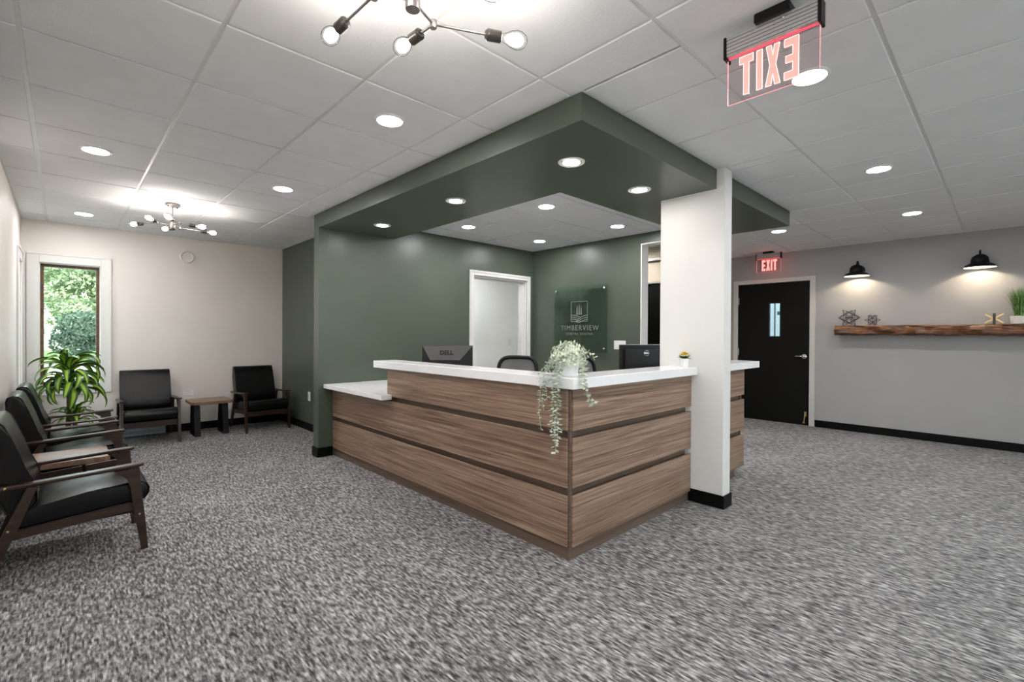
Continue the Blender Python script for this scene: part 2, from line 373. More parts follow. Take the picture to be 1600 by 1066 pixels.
# perimeter wall angle of the ceiling grid
casing('trim_6', M['grid'], [(XL, XL+.022, YB, YF, CEIL-.002, CEIL+.004), (XL, 2.40, YF-.022, YF, CEIL-.002, CEIL+.004), (2.378, 2.40, 5.11, YF, CEIL-.002, CEIL+.004),
    (XR-.022, XR, YB, 3.3, CEIL-.002, CEIL+.004), (SO['x0']-.02, SO['x0'], SO['y0']-.02, 5.11, CEIL-.002, CEIL+.004), (SO['x0'], SO['x1'], SO['y0']-.02, SO['y0'], CEIL-.002, CEIL+.004), (SO['x1'], SO['x1']+.02, SO['y0']-.02, 3.3, CEIL-.002, CEIL+.004),
    (FX0-.02, FX1+.02, FY0-.02, FY0, CEIL-.003, CEIL+.004), (FX0-.02, FX0, FY0-.02, SO['y0']-.02, CEIL-.003, CEIL+.004), (FX1, FX1+.02, FY0-.02, SO['y0']-.02, CEIL-.003, CEIL+.004),
    (SO['ix'], 5.18, SO['iy'], SO['iy']+.02, CEIL-.002, CEIL+.004), (SO['ix'], SO['ix']+.02, SO['iy'], 4.98, CEIL-.002, CEIL+.004), (SO['ix'], 5.18, 4.96, 4.98, CEIL-.002, CEIL+.004), (5.16, 5.18, SO['iy'], 4.98, CEIL-.002, CEIL+.004)], 0)
# ceiling grid tees (joined, part of the ceiling) and every tile
b = nb(); tw = .0115
for i in range(0, 14): bx(b, GX+T*i-tw, GX+T*i+tw, YB, YF, CEIL, CEIL+.03)
for j in range(-9, 8): bx(b, XL, XR, GY+T*j-tw, GY+T*j+tw, CEIL+.0005, CEIL+.0295)
obj('ceiling_grid', b, M['grid'], cs)
def sub(rects, hole):
    out = []; hx0, hx1, hy0, hy1 = hole
    for x0, x1, y0, y1 in rects:
        if hx1 <= x0 or hx0 >= x1 or hy1 <= y0 or hy0 >= y1: out.append((x0, x1, y0, y1)); continue
        if x0 < hx0: out.append((x0, hx0, y0, y1))
        if hx1 < x1: out.append((hx1, x1, y0, y1))
        a, c = max(x0, hx0), min(x1, hx1)
        if y0 < hy0: out.append((a, c, y0, hy0))
        if hy1 < y1: out.append((a, c, hy1, y1))
    return out
GAP = .0085
def tile_mesh(w, h):
    b = nb(); zt = -.006   # tegular face drops a little below the tees
    bx(b, -w/2, w/2, -h/2, h/2, zt, .02)
    top = [e for e in b.edges if all(abs(v.co.z-zt) < 1e-6 for v in e.verts)]
    bmesh.ops.bevel(b, geom=top, offset=.0035, segments=1, affect='EDGES')
    return mesh_of('ceiling_tile', b, M['tile'])
tm = {}; ntile = 0
for i in range(-1, 14):
    for j in range(-6, 8):
        x0, x1, y0, y1 = max(XL, GX+T*i), min(XR, GX+T*(i+1)), GY+T*j, min(YF, GY+T*(j+1))
        if x1-x0 < .03 or y1-y0 < .03: continue
        inner = (SO['ix'], 5.18, SO['iy'], 4.98)
        rs = sub([(x0, x1, y0, y1)], (SO['x0'], SO['x1'], SO['y0'], 5.11))
        rs = sub(rs, (2.40, XR, 3.3, 8))
        rs = sub(rs, (FX0, FX1, FY0, 1.53))
        ix0, ix1, iy0, iy1 = max(x0, inner[0]), min(x1, inner[1]), max(y0, inner[2]), min(y1, inner[3])
        if ix1-ix0 > .03 and iy1-iy0 > .03: rs.append((ix0, ix1, iy0, iy1))
        for a, c, d, e in rs:
            if c-a < .03 or e-d < .03: continue
            a += GAP; c -= GAP; d += GAP; e -= GAP
            k = (round(c-a, 4), round(e-d, 4))
            if k not in tm: tm[k] = tile_mesh(*k)
            obj('ceiling_tile', tm[k], None, cs, loc=((a+c)/2, (d+e)/2, CEIL)); ntile += 1
# windows
def window(name, axis, p, a0, a1, z0, z1, out, cas=.10, casm=None, wood_f=True):
    """axis 'y': wall plane y=p, a along x. axis 'x': wall plane x=p, a along y. out = outward sign"""
    def B(b, a, c, d0, d1, z, zz, bev=.003):
        lo, hi = sorted((p+out*d0, p+out*d1))
        if axis == 'y': bx(b, a, c, lo, hi, z, zz, bev)
        else: bx(b, lo, hi, a, c, z, zz, bev)
    w = bpy.data.objects.new(name, None); COL.objects.link(w); w['kind'] = 'structure'
    b = nb(); al, ar = cas
    for (c0, c1, zz0, zz1) in ((a0-al, a0, z0-.11, z1+.105), (a1, a1+ar, z0-.11, z1+.105), (a0, a1, z1, z1+.105), (a0, a1, z0-.11, z0)):
        B(b, c0, c1, -.018, 0, zz0, zz1)
    B(b, a0-al, a1+ar, -.026, -.018, z1+.085, z1+.105); B(b, a1+ar-.02, a1+ar, -.026, -.018, z0-.11, z1+.085)
    B(b, a0, a0+.008, 0, .15, z0, z1, 0); B(b, a1-.008, a1, 0, .15, z0, z1, 0); B(b, a0, a1, 0, .15, z1-.008, z1, 0); B(b, a0, a1, 0, .15, z0, z0+.008, 0)
    obj('window_casing', b, M['trim'], w)
    b = nb(); f = .030
    B(b, a0+.008, a0+.008+f, .09, .14, z0+.008, z1-.008); B(b, a1-.008-f, a1-.008, .09, .14, z0+.008, z1-.008)
    B(b, a0+.008+f, a1-.008-f, .09, .14, z1-.008-f, z1-.008); B(b, a0+.008+f, a1-.008-f, .09, .14, z0+.008, z0+.008+f)
    fr = obj('window_frame', b, M['win_wood'] if wood_f else M['trim'], w)
    b = nb(); B(b, a0+.036, a1-.036, .112, .118, z0+.036, z1-.036, 0)
    obj('window_pane', b, M['pane'], fr)
    b = nb(); B(b, a0+.004, a0+.022, .07, .09, z1-.30, z1-.25); B(b, a0+.004, a0+.016, .055, .07, z1-.285, z1-.27)
    obj('window_latch', b, M['bronze'], fr)
    return w
window('window_1', 'y', YF, WX0, WX1, WZ0, WZ1, 1, (.10, .10))
window('window_2', 'x', XL, 6.88, 7.36, .70, 2.06, -1, (.10, .10), wood_f=False)
window('window_3', 'x', XL, -2.2, -.2, .5, 2.2, -1, (.10, .10), wood_f=False)
def back_fill_window():  # unseen rear window, added as daylight fill for the ceiling
    w = bpy.data.objects.new('window_fill', None); COL.objects.link(w); w['kind'] = 'structure'
    b = nb()
    for x in (2.2, 3.68, 5.14): bx(b, x, x+.06, YB-.11, YB-.04, .3, 2.2)
    bx(b, 2.2, 5.2, YB-.11, YB-.04, .3, .36); bx(b, 2.2, 5.2, YB-.11, YB-.04, 2.14, 2.2)
    f = obj('window_frame', b, M['bronze'], w)
    obj('window_pane', bx(nb(), 2.26, 3.68, YB-.08, YB-.074, .36, 2.14), M['pane'], f)
    obj('window_pane', bx(nb(), 3.74, 5.14, YB-.08, YB-.074, .36, 2.14), M['pane'], f)
back_fill_window()
# exit door (black, narrow lite)
d = bpy.data.objects.new('door_1', None); COL.objects.link(d); d['kind'] = 'structure'
dx0, dx1 = XR+.02, XR+.062
b = nb(); ly0, ly1, lz0, lz1 = 2.385, 2.53, 1.30, 1.80
bx(b, dx0, dx1, RY0+.004, ly0, .001, RZ-.004); bx(b, dx0, dx1, ly1, RY1-.004, .001, RZ-.004)
bx(b, dx0, dx1, ly0, ly1, .001, lz0); bx(b, dx0, dx1, ly0, ly1, lz1, RZ-.004)
slab = obj('door_panel', b, M['door_black'], d)
b = nb()
for (a, c, e, f) in ((ly0-.022, ly0, lz0-.022, lz1+.022), (ly1, ly1+.022, lz0-.022, lz1+.022), (ly0, ly1, lz0-.022, lz0), (ly0, ly1, lz1, lz1+.022)): bx(b, dx0-.006, dx0, a, c, e, f, .002)
obj('lite_frame', b, M['black_metal'], d)
obj('lite_glass', bx(nb(), dx0+.018, dx0+.024, ly0, ly1, lz0, lz1), M['pane'], d)
b = nb(); RX = Matrix.Translation((dx0, 2.055, 1.005)) @ Matrix.Rotation(-PI/2, 4, 'Y')
lathe(b, [(.034, 0), (.034, .008), (.028, .013), (.014, .015), (.013, .045), (.0, .046)], 20, RX)
tube(b, [(dx0-.042, 2.055, 1.005), (dx0-.044, 2.075, 1.005), (dx0-.044, 2.12, 1.008), (dx0-.038, 2.165, 1.004)], [.011, .011, .0095, .008], 10)
obj('lever_handle', b, M['chrome'], d, True)
b = nb(); bx(b, dx0-.012, dx0, 2.02, 2.05, .13, .20, .003); tube(b, [(dx0-.012, 2.035, .19), (dx0-.02, 2.04, .12), (dx0-.026, 2.05, .045)], .008, 8); bx(b, dx0-.04, dx0-.012, 2.035, 2.065, .03, .05, .004)
obj('door_holder', b, M['brass'], d, label='brass kick-down door holder')
b = nb()
for z in (.25, 1.05, 1.85): tube(b, [(dx0-.004, RY1-.002, z-.05), (dx0-.004, RY1-.002, z+.05)], .007, 8)
obj('hinge', b, M['alu'], d)
d2 = struct('door_2', bx(nb(), 6.31, 6.35, 3.425, 4.315, .01, 2.055), M['door_black'])
# storefront posts glimpsed through the door glass
M['sky_tone'] = plain('pale_blue_grey_sky_tone', (.25, .33, .37), .8, var=.1, vs=2)
b = nb(); bx(b, 9.22, 9.24, 2.868, 2.888, 0, 2.6); bx(b, 9.22, 9.24, 2.79, 2.838, 1.675, 1.74); bx(b, 9.2, 9.26, 2.5, 3.7, 2.5, 2.6); bx(b, 9.2, 9.26, 2.50, 2.56, 0, 2.6)
tag(obj('entry_frame', b, M['grey_plastic'], None), 'dark glazing frame seen through the narrow glass of the exit door', 'frame')
struct('sky_backdrop', bx(nb(), 10.6, 10.7, 1.0, 6.0, -.15, 3.4), M['sky_tone'])  # added panel standing in for the pale sky beyond the door glass

# ================================================================== RECEPTION DESK
PX, PY = 2.10, 1.715                   # outer faces of the front panels
desk = thing('reception_desk', 'L-shaped reception desk clad in wide horizontal grey-brown wood panels', 'desk', (2.12, 1.74, 0))
def dobj(name, b, mat, sm=False, **k):
    o = obj(name, b, mat, desk, sm, **k); o.location = (-2.12, -1.74, 0); return o
ROW = [(.078, .372), (.418, .705), (.748, .992)]
Z3L = .722
def wpanel(x0, x1, y0, y1, z0, z1):
    return dobj('front_panel', bx(nb(), x0, x1, y0, y1, z0, z1, .0015), M['desk'])
YW = 4.978
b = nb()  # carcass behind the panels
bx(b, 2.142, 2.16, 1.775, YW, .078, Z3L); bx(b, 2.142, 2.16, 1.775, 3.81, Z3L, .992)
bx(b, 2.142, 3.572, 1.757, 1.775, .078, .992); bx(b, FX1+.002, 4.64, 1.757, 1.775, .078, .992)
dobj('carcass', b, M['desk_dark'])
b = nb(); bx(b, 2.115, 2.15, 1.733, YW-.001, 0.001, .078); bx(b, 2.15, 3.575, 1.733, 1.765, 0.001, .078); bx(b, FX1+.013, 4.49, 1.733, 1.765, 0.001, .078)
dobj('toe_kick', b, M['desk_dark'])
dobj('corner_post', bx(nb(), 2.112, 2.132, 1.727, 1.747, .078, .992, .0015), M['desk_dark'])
for k, (z0, z1) in enumerate(ROW):
    if k < 2:
        wpanel(PX, PX+.019, 1.741, YW-.001, z0, z1 if k == 0 else z1)
    else: wpanel(PX, PX+.019, 1.741, 3.81, z0, z1)
    wpanel(2.125, FX0-.003, PY, PY+.019, z0, z1)
    wpanel(FX1+.003, 4.67, PY, PY+.019, z0, z1)
dobj('side_panel', bx(nb(), 4.655, 4.67, 1.742, 1.95, .078, .992, .0015), M['desk'])
dobj('side_panel', bx(nb(), 2.13, 2.29, 3.80, 3.815, .766, .992, .0015), M['desk'])
b = nb(); bx(b, 2.162, 2.85, 2.45, 3.79, .70, .735, .003); bx(b, 2.162, 3.585, 1.78, 2.45, .70, .735, .003); bx(b, FX1+.003, 4.65, 1.78, 2.45, .70, .735, .003); bx(b, FX0, FX1, FY1+.003, 2.45, .70, .735)
dobj('work_surface', b, M['quartz'])
dobj('inner_support', bx(nb(), 2.76, 2.79, 2.6, 4.9, 0.001, .70), M['desk'])
dobj('inner_support', bx(nb(), 3.2, 3.23, 1.8, 2.4, 0.001, .70), M['desk'])
dobj('inner_support', bx(nb(), 4.6, 4.63, 1.8, 2.4, 0.001, .70), M['desk'])
# quartz tops (one continuous top that wraps the fin wall; a lower one by the green wall)
b = nb()
prism(b, [(2.065, 1.668), (FX0-.001, 1.668), (FX0-.001, 1.90), (2.295, 1.90), (2.295, 4.00), (2.065, 4.00)], .994, 1.056, 'z', .003, 1)
prism(b, [(FX1+.001, 1.668), (4.92, 1.668), (4.92, 1.90), (FX1+.001, 1.90)], .994, 1.056, 'z', .003, 1)
tag(obj('countertop', b, M['quartz']), 'upper white quartz countertop running along the L-shaped desk and past the white fin wall', 'countertop')
b = nb(); prism(b, [(2.0, 3.728), (2.098, 3.728), (2.098, 3.817), (2.80, 3.817), (2.80, 4.978), (2.0, 4.978)], .724, .766, 'z', .002, 1)
tag(obj('lower_countertop', b, M['quartz']), 'lower white quartz ledge between the desk end and the green wall', 'countertop')

# ================================================================== CEILING FIXTURES
def downlight(x, y, label, soffit=False):
    z = SO['z'] if soffit else CEIL-.006
    t = thing('downlight', label, 'ceiling light', (x, y, z), 0, 'recessed soffit lights' if soffit else 'round ceiling downlights')
    if soffit:
        b = nb(); lathe(b, [(.086, 0), (.086, -.004), (.078, -.008), (.066, -.005), (.062, .0)], 36, cap=False); obj('trim_ring', b, M['grid'], t, True)
        b = nb(); lathe(b, [(.064, -.0015), (.062, -.006), (.056, -.006), (.055, -.002)], 36, cap=False); obj('baffle', b, M['nickel'], t, True)
        b = nb(); lathe(b, [(0, -.006), (.052, -.006), (.055, -.001), (0, -.001)], 32); obj('diffuser', b, M['down_s'], t, True)
    else:
        b = nb(); lathe(b, [(.088, 0), (.088, -.004), (.080, -.008), (.072, -.007), (.072, 0)], 36, cap=False); obj('trim_ring', b, M['white_plastic'], t, True)
        b = nb(); lathe(b, [(0, -.0065), (.068, -.0065), (.072, -.001), (0, -.001)], 32); obj('diffuser', b, M['down'], t, True)
    return t
for x, y, l in [(.168, 4.343, 'round white downlight in the tile nearest the left wall, before the far branching light'),
    (.167, 6.755, 'round white downlight in the ceiling above the tall window'),
    (1.388, 4.342, 'round white downlight between the far branching light and the soffit'),
    (1.395, 2.514, 'large round white downlight in the open ceiling left of the soffit corner'),
    (2.618, .672, 'brightest round downlight seen behind the near hanging exit sign'),
    (4.428, .679, 'round white downlight in the right ceiling nearest the near exit sign'),
    (6.25, .685, 'round white downlight before the two wall sconces'),
    (6.20, 1.899, 'round white downlight beside the soffit end before the black door'),
    (3.428, 3.118, 'nearest of four downlights in the white ceiling inside the green soffit'),
    (3.432, 4.344, 'leftmost of four downlights in the white ceiling inside the green soffit'),
    (4.632, 4.333, 'farthest of four downlights in the white ceiling inside the green soffit'),
    (4.63, 3.110, 'rightmost of four downlights in the white ceiling inside the green soffit')]: downlight(x, y, l)
for x, y, l in [(.168, .68, 'unseen round downlight added for light above the near seating'), (1.39, -.8, 'unseen round downlight added for light behind the near branching light'), (4.43, -1.2, 'unseen round downlight added for light at the back of the room on the right'), (5.75, 3.9, 'unseen round downlight added to brighten the side hallway'), (3.6, 5.75, 'first round downlight in the small office'), (4.9, 5.6, 'second, unseen round downlight added to brighten the small office')]: downlight(x, y, l)  # out of view; mostly added to balance the room and brighten hall and office
for x, y, l in [(2.375, 1.945, 'round recessed light under the soffit corner nearest the camera'), (2.375, 3.178, 'middle of three recessed lights under the long side of the soffit'),
    (2.372, 4.415, 'recessed light under the soffit beside the green wall end'), (3.194, 1.95, 'round recessed light under the soffit beside the white fin wall')]: downlight(x, y, l, True)

def chandelier(loc, rz, label):
    t = thing('branching_ceiling_light', label, 'ceiling light', loc, rz, 'branching bare-bulb ceiling lights')
    H = -.205
    b = nb(); lathe(b, [(.0, -.024), (.058, -.024), (.062, -.018), (.062, 0), (0, 0)], 32); obj('canopy', b, M['nickel'], t, True)
    for a in (0, PI): obj('screw', lathe(nb(), [(0, -.034), (.006, -.033), (.006, -.022)], 10, Matrix.Translation((.045*math.cos(a), .045*math.sin(a), 0))), M['bronze'], t, True)
    obj('stem', tube(nb(), [(0, 0, -.02), (0, 0, H+.02)], .0055, 12), M['nickel'], t, True)
    b = nb(); lathe(b, [(0, H-.030), (.022, H-.030), (.0235, H-.026), (.0235, H+.022), (.02, H+.026), (0, H+.026)], 24); obj('hub', b, M['nickel'], t, True)
    for k in range(3):
        a = math.radians(23+120*k); j = Vector((.118*math.cos(a), .118*math.sin(a), H+(-.004, .006, 0)[k]))
        obj('arm', tube(nb(), [(0, 0, H), j], .0045, 10), M['nickel'], t, True)
        obj('joint', lathe(nb(), [(0, -.014), (.0105, -.014), (.012, -.011), (.012, .012), (0, .014)], 16, Matrix.Translation(j)), M['nickel'], t, True)
        for da, Ln, dz in ((-50, .185, .0), (70, .075, .012)):
            c = a+math.radians(da); d = Vector((math.cos(c), math.sin(c), dz)).normalized()
            e = j+d*Ln; obj('branch', tube(nb(), [j, e], .0045, 10), M['nickel'], t, True)
            q = d.to_track_quat('Z', 'Y').to_matrix().to_4x4(); q.translation = e
            sk = obj('socket', lathe(nb(), [(0, -.006), (.012, -.006), (.0165, -.001), (.0195, .002), (.0195, .05), (.016, .052), (0, .05)], 20, q), M['bronze'], t, True)
            bl = obj('bulb', lathe(nb(), [(.0125, .05), (.0135, .06), (.018, .072), (.0265, .09), (.0305, .108), (.029, .124), (.022, .138), (.011, .146), (0, .148)], 20, q, cap=False), M['bulb_glass'], t, True)
            obj('filament', lathe(nb(), [(0, .066), (.010, .072), (.019, .090), (.0215, .108), (.018, .124), (.009, .133), (0, .135)], 14, q), M['filament'], bl, True)
    return t
chandelier((.80, 1.30, CEIL-.006), 0, 'near dark metal branching light with bare bulbs at top of the picture')
chandelier((.78, 5.62, CEIL-.006), math.radians(30), 'far dark metal branching light with six bare bulbs before the window wall')

def exit_sign(x, y0, y1, zp0, zp1, facing_sign, label, lm, ly0, ly1, lz0, lz1, outline, canopy):
    t = thing('exit_sign', label, 'exit sign', (x, (y0+y1)/2, CEIL-.006), 0, 'hanging clear exit signs'); ox = Vector((x, (y0+y1)/2, CEIL-.006))
    def o(n, b, m, sm=False, **k): q = obj(n, b, m, t, sm, **k); q.location = -ox; return q
    o('canopy', bx(nb(), x-.045, x+.045, canopy[0], canopy[1], zp1+.082, CEIL-.006, .004), M['black_metal'])
    b = nb(); bx(b, x-.024, x+.024, y0+.004, y1-.004, zp1+.006, zp1+.084, .002)
    rail = o('rail', b, M['alu']); b = nb()
    for k in range(5): z = zp1+.014+k*.014; bx(b, x-.0245, x+.0245, y0+.005, y1-.005, z, z+.0022, 0)
    g_ = obj('groove_shade', b, M['grey_plastic'], rail)  # dark strips drawn for the shade inside the rail's grooves
    for yy in ((y0+y1)/2-.05, (y0+y1)/2+.05): obj('screw', lathe(nb(), [(0, .0), (.004, .0), (.004, .0265), (.0, .0275)], 10, Matrix.Translation((x, yy, zp1+.07)) @ Matrix.Rotation(-PI/2, 4, 'Y')), M['chrome'], rail)
    o('end_cap', bx(nb(), x-.029, x+.029, y0-.007, y0+.004, zp1-.004, zp1+.088, .003), M['black_metal'])
    o('end_cap', bx(nb(), x-.029, x+.029, y1-.004, y1+.007, zp1-.004, zp1+.088, .003), M['black_metal'])
    o('light_slot', bx(nb(), x-.0035, x+.0035, y0+.006, y1-.006, zp1+.003, zp1+.006), M['red_slot'])
    o('clear_panel', bx(nb(), x-.003, x+.003, y0+.003, y1-.003, zp0, zp1), M['acrylic'])
    b = nb(); w = .0011
    bx(b, x-.003, x+.003, y0+.0018, y0+.003, zp0, zp1); bx(b, x-.003, x+.003, y1-.003, y1-.0018, zp0, zp1); bx(b, x-.0015, x+.0015, y0+.003, y1-.003, zp0-.0010, zp0)
    o('glowing_edge', b, M['red_edge'])
    W_, H_ = ly1-ly0, lz1-lz0
    st = .19
    G = {'E': [[(0, 0), (1, 0), (1, st), (.42, st), (.42, .41), (.9, .41), (.9, .41+st*.9), (.42, .41+st*.9), (.42, 1-st), (1, 1-st), (1, 1), (0, 1)]],
         'X': [[(0, 0), (.4, 0), (.53, .27), (.66, 0), (1.06, 0), (.75, .51), (1.02, 1), (.64, 1), (.53, .75), (.42, 1), (.04, 1), (.32, .51)]],
         'I': [[(0, 0), (.42, 0), (.42, 1), (0, 1)]],
         'T': [[(.32, 0), (.74, 0), (.74, 1-st), (1.06, 1-st), (1.06, 1), (0, 1), (0, 1-st), (.32, 1-st)]]}
    adv = {'E': 1.27, 'X': 1.30, 'I': .68, 'T': 1.06}; tot = sum(adv.values()); u = 0
    for ch in 'EXIT':
        poly = [((u+px)*W_/tot, pz*H_) for px, pz in G[ch][0]]; u += adv[ch]
        P = [((ly0+a) if facing_sign > 0 else (ly1-a), lz0+c) for a, c in poly]
        le = o('letter', prism(nb(), P, x-.0036, x+.0036, 'x'), lm)
        if outline:
            b = nb(); n = len(P)
            for k in range(n): tube(b, [(x-.0038, *P[k]), (x-.0038, *P[(k+1) % n])], .0009, 4)
            oo = obj('letter_outline', b, M['exit_outline'], le)
    return t
exit_sign(2.0, .478, .811, 2.252, 2.437, +1, 'near hanging clear exit sign seen from behind, letters reversed', M['exit_red'], .548, .762, 2.275, 2.43, True, (.57, .695))
exit_sign(7.62, 2.30, 2.635, 2.255, 2.445, -1, 'far hanging exit sign glowing red above the black door', M['exit_red_far'], 2.355, 2.56, 2.275, 2.435, False, (2.40, 2.54))

# ================================================================== RIGHT WALL: sconces, timber shelf and its ornaments
def sconce(y, label):
    t = thing('barn_wall_sconce', label, 'wall lamp', (XR, y, 2.20), 0, 'black barn wall sconces')
    RY = Matrix.Rotation(-PI/2, 4, 'Y')
    obj('wall_plate', lathe(nb(), [(.062, 0.0), (.062, .012), (.05, .026), (.0, .03)], 28, RY), M['black_metal'], t, True)
    sx = -.185
    pts = [(-.02, 0, 0)]+[(-.02-.155*(1-math.cos(a))/2*1.05, 0, .105*math.sin(a)) for a in [PI*k/10 for k in range(1, 11)]]
    pts = [(-.025, 0, 0), (-.05, 0, .04), (-.075, 0, .085), (-.115, 0, .11), (-.155, 0, .10), (-.18, 0, .07), (sx, 0, .035)]
    obj('gooseneck_arm', tube(nb(), pts, .0085, 10), M['black_metal'], t, True)
    prof = [(.0, .055), (.03, .055), (.035, .05), (.062, .034), (.074, .012), (.077, -.018), (.082, -.042), (.10, -.055), (.122, -.066), (.142, -.094), (.139, -.095), (.119, -.069), (.098, -.059), (.079, -.046), (.073, -.02), (.07, .01), (.058, .03), (.0, .045)]
    sh = obj('lamp_shade', lathe(nb(), prof, 40, Matrix.Translation((sx, 0, -.0))), M['black_metal'], t, True)
    obj('shade_lining', lathe(nb(), [(.1385, -.0955), (.1185, -.0705), (.0975, -.0605), (.078, -.0475), (.0722, -.02), (.069, .01), (.057, .028), (.0, .04)], 40, Matrix.Translation((sx, 0, 0)), cap=False), M['white_plastic'], sh, True)
    obj('lamp_bulb', lathe(nb(), [(0, -.012), (.014, -.008), (.02, .006), (.016, .02), (.010, .034)], 16, Matrix.Translation((sx, 0, 0))), M['sconce_bulb'], t, True)
    l = bpy.data.lights.new('sconce_lamp', 'POINT'); l.energy = SCONCE_E; l.color = (1, .84, .62); l.shadow_soft_size = .018
    lo = bpy.data.objects.new('sconce_lamp', l); COL.objects.link(lo); lo.parent = t; lo.location = (sx, 0, -.018)
    return t
sconce(1.40, 'black barn-style wall sconce above the wire star ornaments')
sconce(.235, 'black barn-style wall sconce above the potted grass end of the shelf')
sconce(-.93, 'black barn-style wall sconce beyond the right edge of the picture')

b = nb(); ny, nr = 90, 14; rings = []
for k in range(ny+1):
    y = 1.635-2.5*k/ny; ring = []
    for q in range(nr):
        a = 2*PI*q/nr; cx_, cz_ = math.cos(a), math.sin(a)
        sx_ = (abs(cx_)**.45)*math.copysign(1, cx_)*.118; sz_ = (abs(cz_)**.45)*math.copysign(1, cz_)*.064
        n_ = .012*math.sin(y*9+q*1.7)+.008*math.sin(y*23+q*2.9)+random.uniform(-.005, .005)
        if cx_ > .3: n_ = 0
        f_ = n_ if abs(sz_) < .06 else n_*.25
        ring.append(b.verts.new((XR-.12+sx_-(f_ if cx_ < 0 else 0)-(.0 if cx_ > 0 else -.004), y, 1.384+sz_+(n_*.5 if cz_ < 0 else n_*.12))))
    rings.append(ring)
for a_, c_ in zip(rings, rings[1:]):
    for q in range(nr): b.faces.new((a_[q], a_[(q+1) % nr], c_[(q+1) % nr], c_[q]))
b.faces.new(rings[0]); b.faces.new(rings[-1][::-1])
tag(obj('timber_shelf', b, M['beam'], None, True), 'thick rough live-edge brown timber shelf on the grey wall', 'shelf')
SZ = 1.449
def wire_star(loc, R, rz, label):
    t = thing('wire_star_ornament', label, 'ornament', loc, rz, 'black wire star ornaments')
    V = [Vector(p).normalized() for p in [(a, b_, 0) for a in (1, -1) for b_ in (1, -1)]+[(a, 0, b_) for a in (1, -1) for b_ in (1, -1)]+[(0, a, b_) for a in (1, -1) for b_ in (1, -1)]]
    r = R*.60; b = nb(); w = .0026 if R > .09 else .0021
    E_ = [(i, j) for i in range(12) for j in range(i) if abs((V[i]-V[j]).length-1) < .01]
    for i, j in E_: tube(b, [V[i]*r, V[j]*r], w, 5)
    fc = [Vector(p) for p in [(1, 0, 0), (-1, 0, 0), (0, 1, 0), (0, -1, 0), (0, 0, 1), (0, 0, -1)]]+[Vector((a, c, d_)).normalized() for a in (1, -1) for c in (1, -1) for d_ in (1, -1)]
    for f in fc:
        near = sorted(V, key=lambda v: (v-f).length)[:4 if max(abs(f.x), abs(f.y), abs(f.z)) > .99 else 3]
        for v in near: tube(b, [f*R, v*r], w, 5)
    # rest on spikes
    bm2 = b; bmesh.ops.rotate(bm2, verts=bm2.verts, cent=(0, 0, 0), matrix=Matrix.Rotation(math.radians(45), 3, 'Y'))
    mz = min(v.co.z for v in bm2.verts); bmesh.ops.translate(bm2, verts=bm2.verts, vec=(0, 0, -mz))
    obj('wire_frame', bm2, M['black_metal'], t, False); return t
wire_star((7.725, 1.49, SZ), .128, .5, 'larger black wire star ornament near the left end of the timber shelf')
wire_star((7.725, 1.235, SZ), .083, 1.1, 'smaller black wire star ornament beside the larger one on the timber shelf')
t = thing('brass_jack_ornament', 'dark and brass jack-shaped bar ornament beside the potted grass', 'ornament', (7.70, .115, SZ+.004))
for a in (45, -45):
    mm = Matrix.Translation((0, 0, .062)) @ Matrix.Rotation(math.radians(a*1.25), 4, 'X')
    b = nb(); bx(b, -.009, .009, -.009, .009, -.093, .093, .002); bmesh.ops.transform(b, matrix=mm, verts=b.verts); obj('bar', b, M['brass'], t)
b = nb(); bx(b, -.012, .012, -.062, .062, -.012, .012, .002); bmesh.ops.transform(b, matrix=Matrix.Translation((0, 0, .058)) @ Matrix.Rotation(PI/2, 4, 'X'), verts=b.verts); obj('bar', b, M['frame_wood'], t, label='dark upright bar')
def potted_grass(loc, label):
    t = thing('potted_grass', label, 'plant', loc)
    obj('pot', lathe(nb(), [(.0, 0), (.062, 0), (.070, .006), (.076, .085), (.071, .088), (.066, .08), (0, .078)], 32), M['ceramic_m'], t, True)
    b = nb()
    for k in range(240):
        a = random.uniform(0, 2*PI); rr_ = random.uniform(0, .05); lean = random.uniform(.02, .36)*(.4+rr_/.05*.6); h = random.uniform(.22, .36)
        d_ = Vector((math.cos(a), math.sin(a), 0)); s_ = Vector((-d_.y, d_.x, 0)); p0 = d_*rr_+Vector((0, 0, .075)); prev = None
        for q in range(6):
            f = q/5; c = p0+d_*(lean*h*f**1.8)*1.4+Vector((0, 0, h*f*(1-.25*lean*f))); w = .0032*(1-f**2)+.0003
            cur = (b.verts.new(c-s_*w), b.verts.new(c+s_*w))
            if prev: b.faces.new((prev[0], prev[1], cur[1], cur[0]))
            prev = cur
    g = obj('grass_blades', b, M['grass'], t); g['kind'] = 'stuff'; return t
potted_grass((7.70, -.085, SZ), 'tall green grass plant in a white pot at the right end of the shelf')

# ================================================================== WALL FITTINGS
def plate(name, label, cat, c, n, w, h, rockers, group=None):
    """c centre, n = outward axis ('-x','-y')"""
    t = thing(name, label, cat, c, {'-y': 0, '-x': -PI/2}[n], group)
    obj('cover_plate', bx(nb(), -w/2, w/2, -.006, 0, -h/2, h/2, .002), M['white_plastic'], t)
    for k in range(rockers):
        x = (k-(rockers-1)/2)*w/rockers*.92
        obj('rocker' if cat == 'switch' else 'socket', bx(nb(), x-.016*min(1, w/rockers/.045), x+.016*min(1, w/rockers/.045), -.010, -.005, -.033, .033, .002), M['ceramic'], t)
    return t
plate('light_switch', 'four-gang white light switch plate right of the glass sign', 'switch', (5.18, 3.427, 1.175), '-x', .175, .112, 4)
plate('wall_outlet', 'white wall outlet low on the green alcove wall', 'outlet', (2.40, 6.44, .46), '-x', .075, .12, 1)
plate('wall_outlet', 'white wall outlet on the cream wall above the far side table', 'outlet', (1.22, YF, .50), '-y', .12, .075, 1)
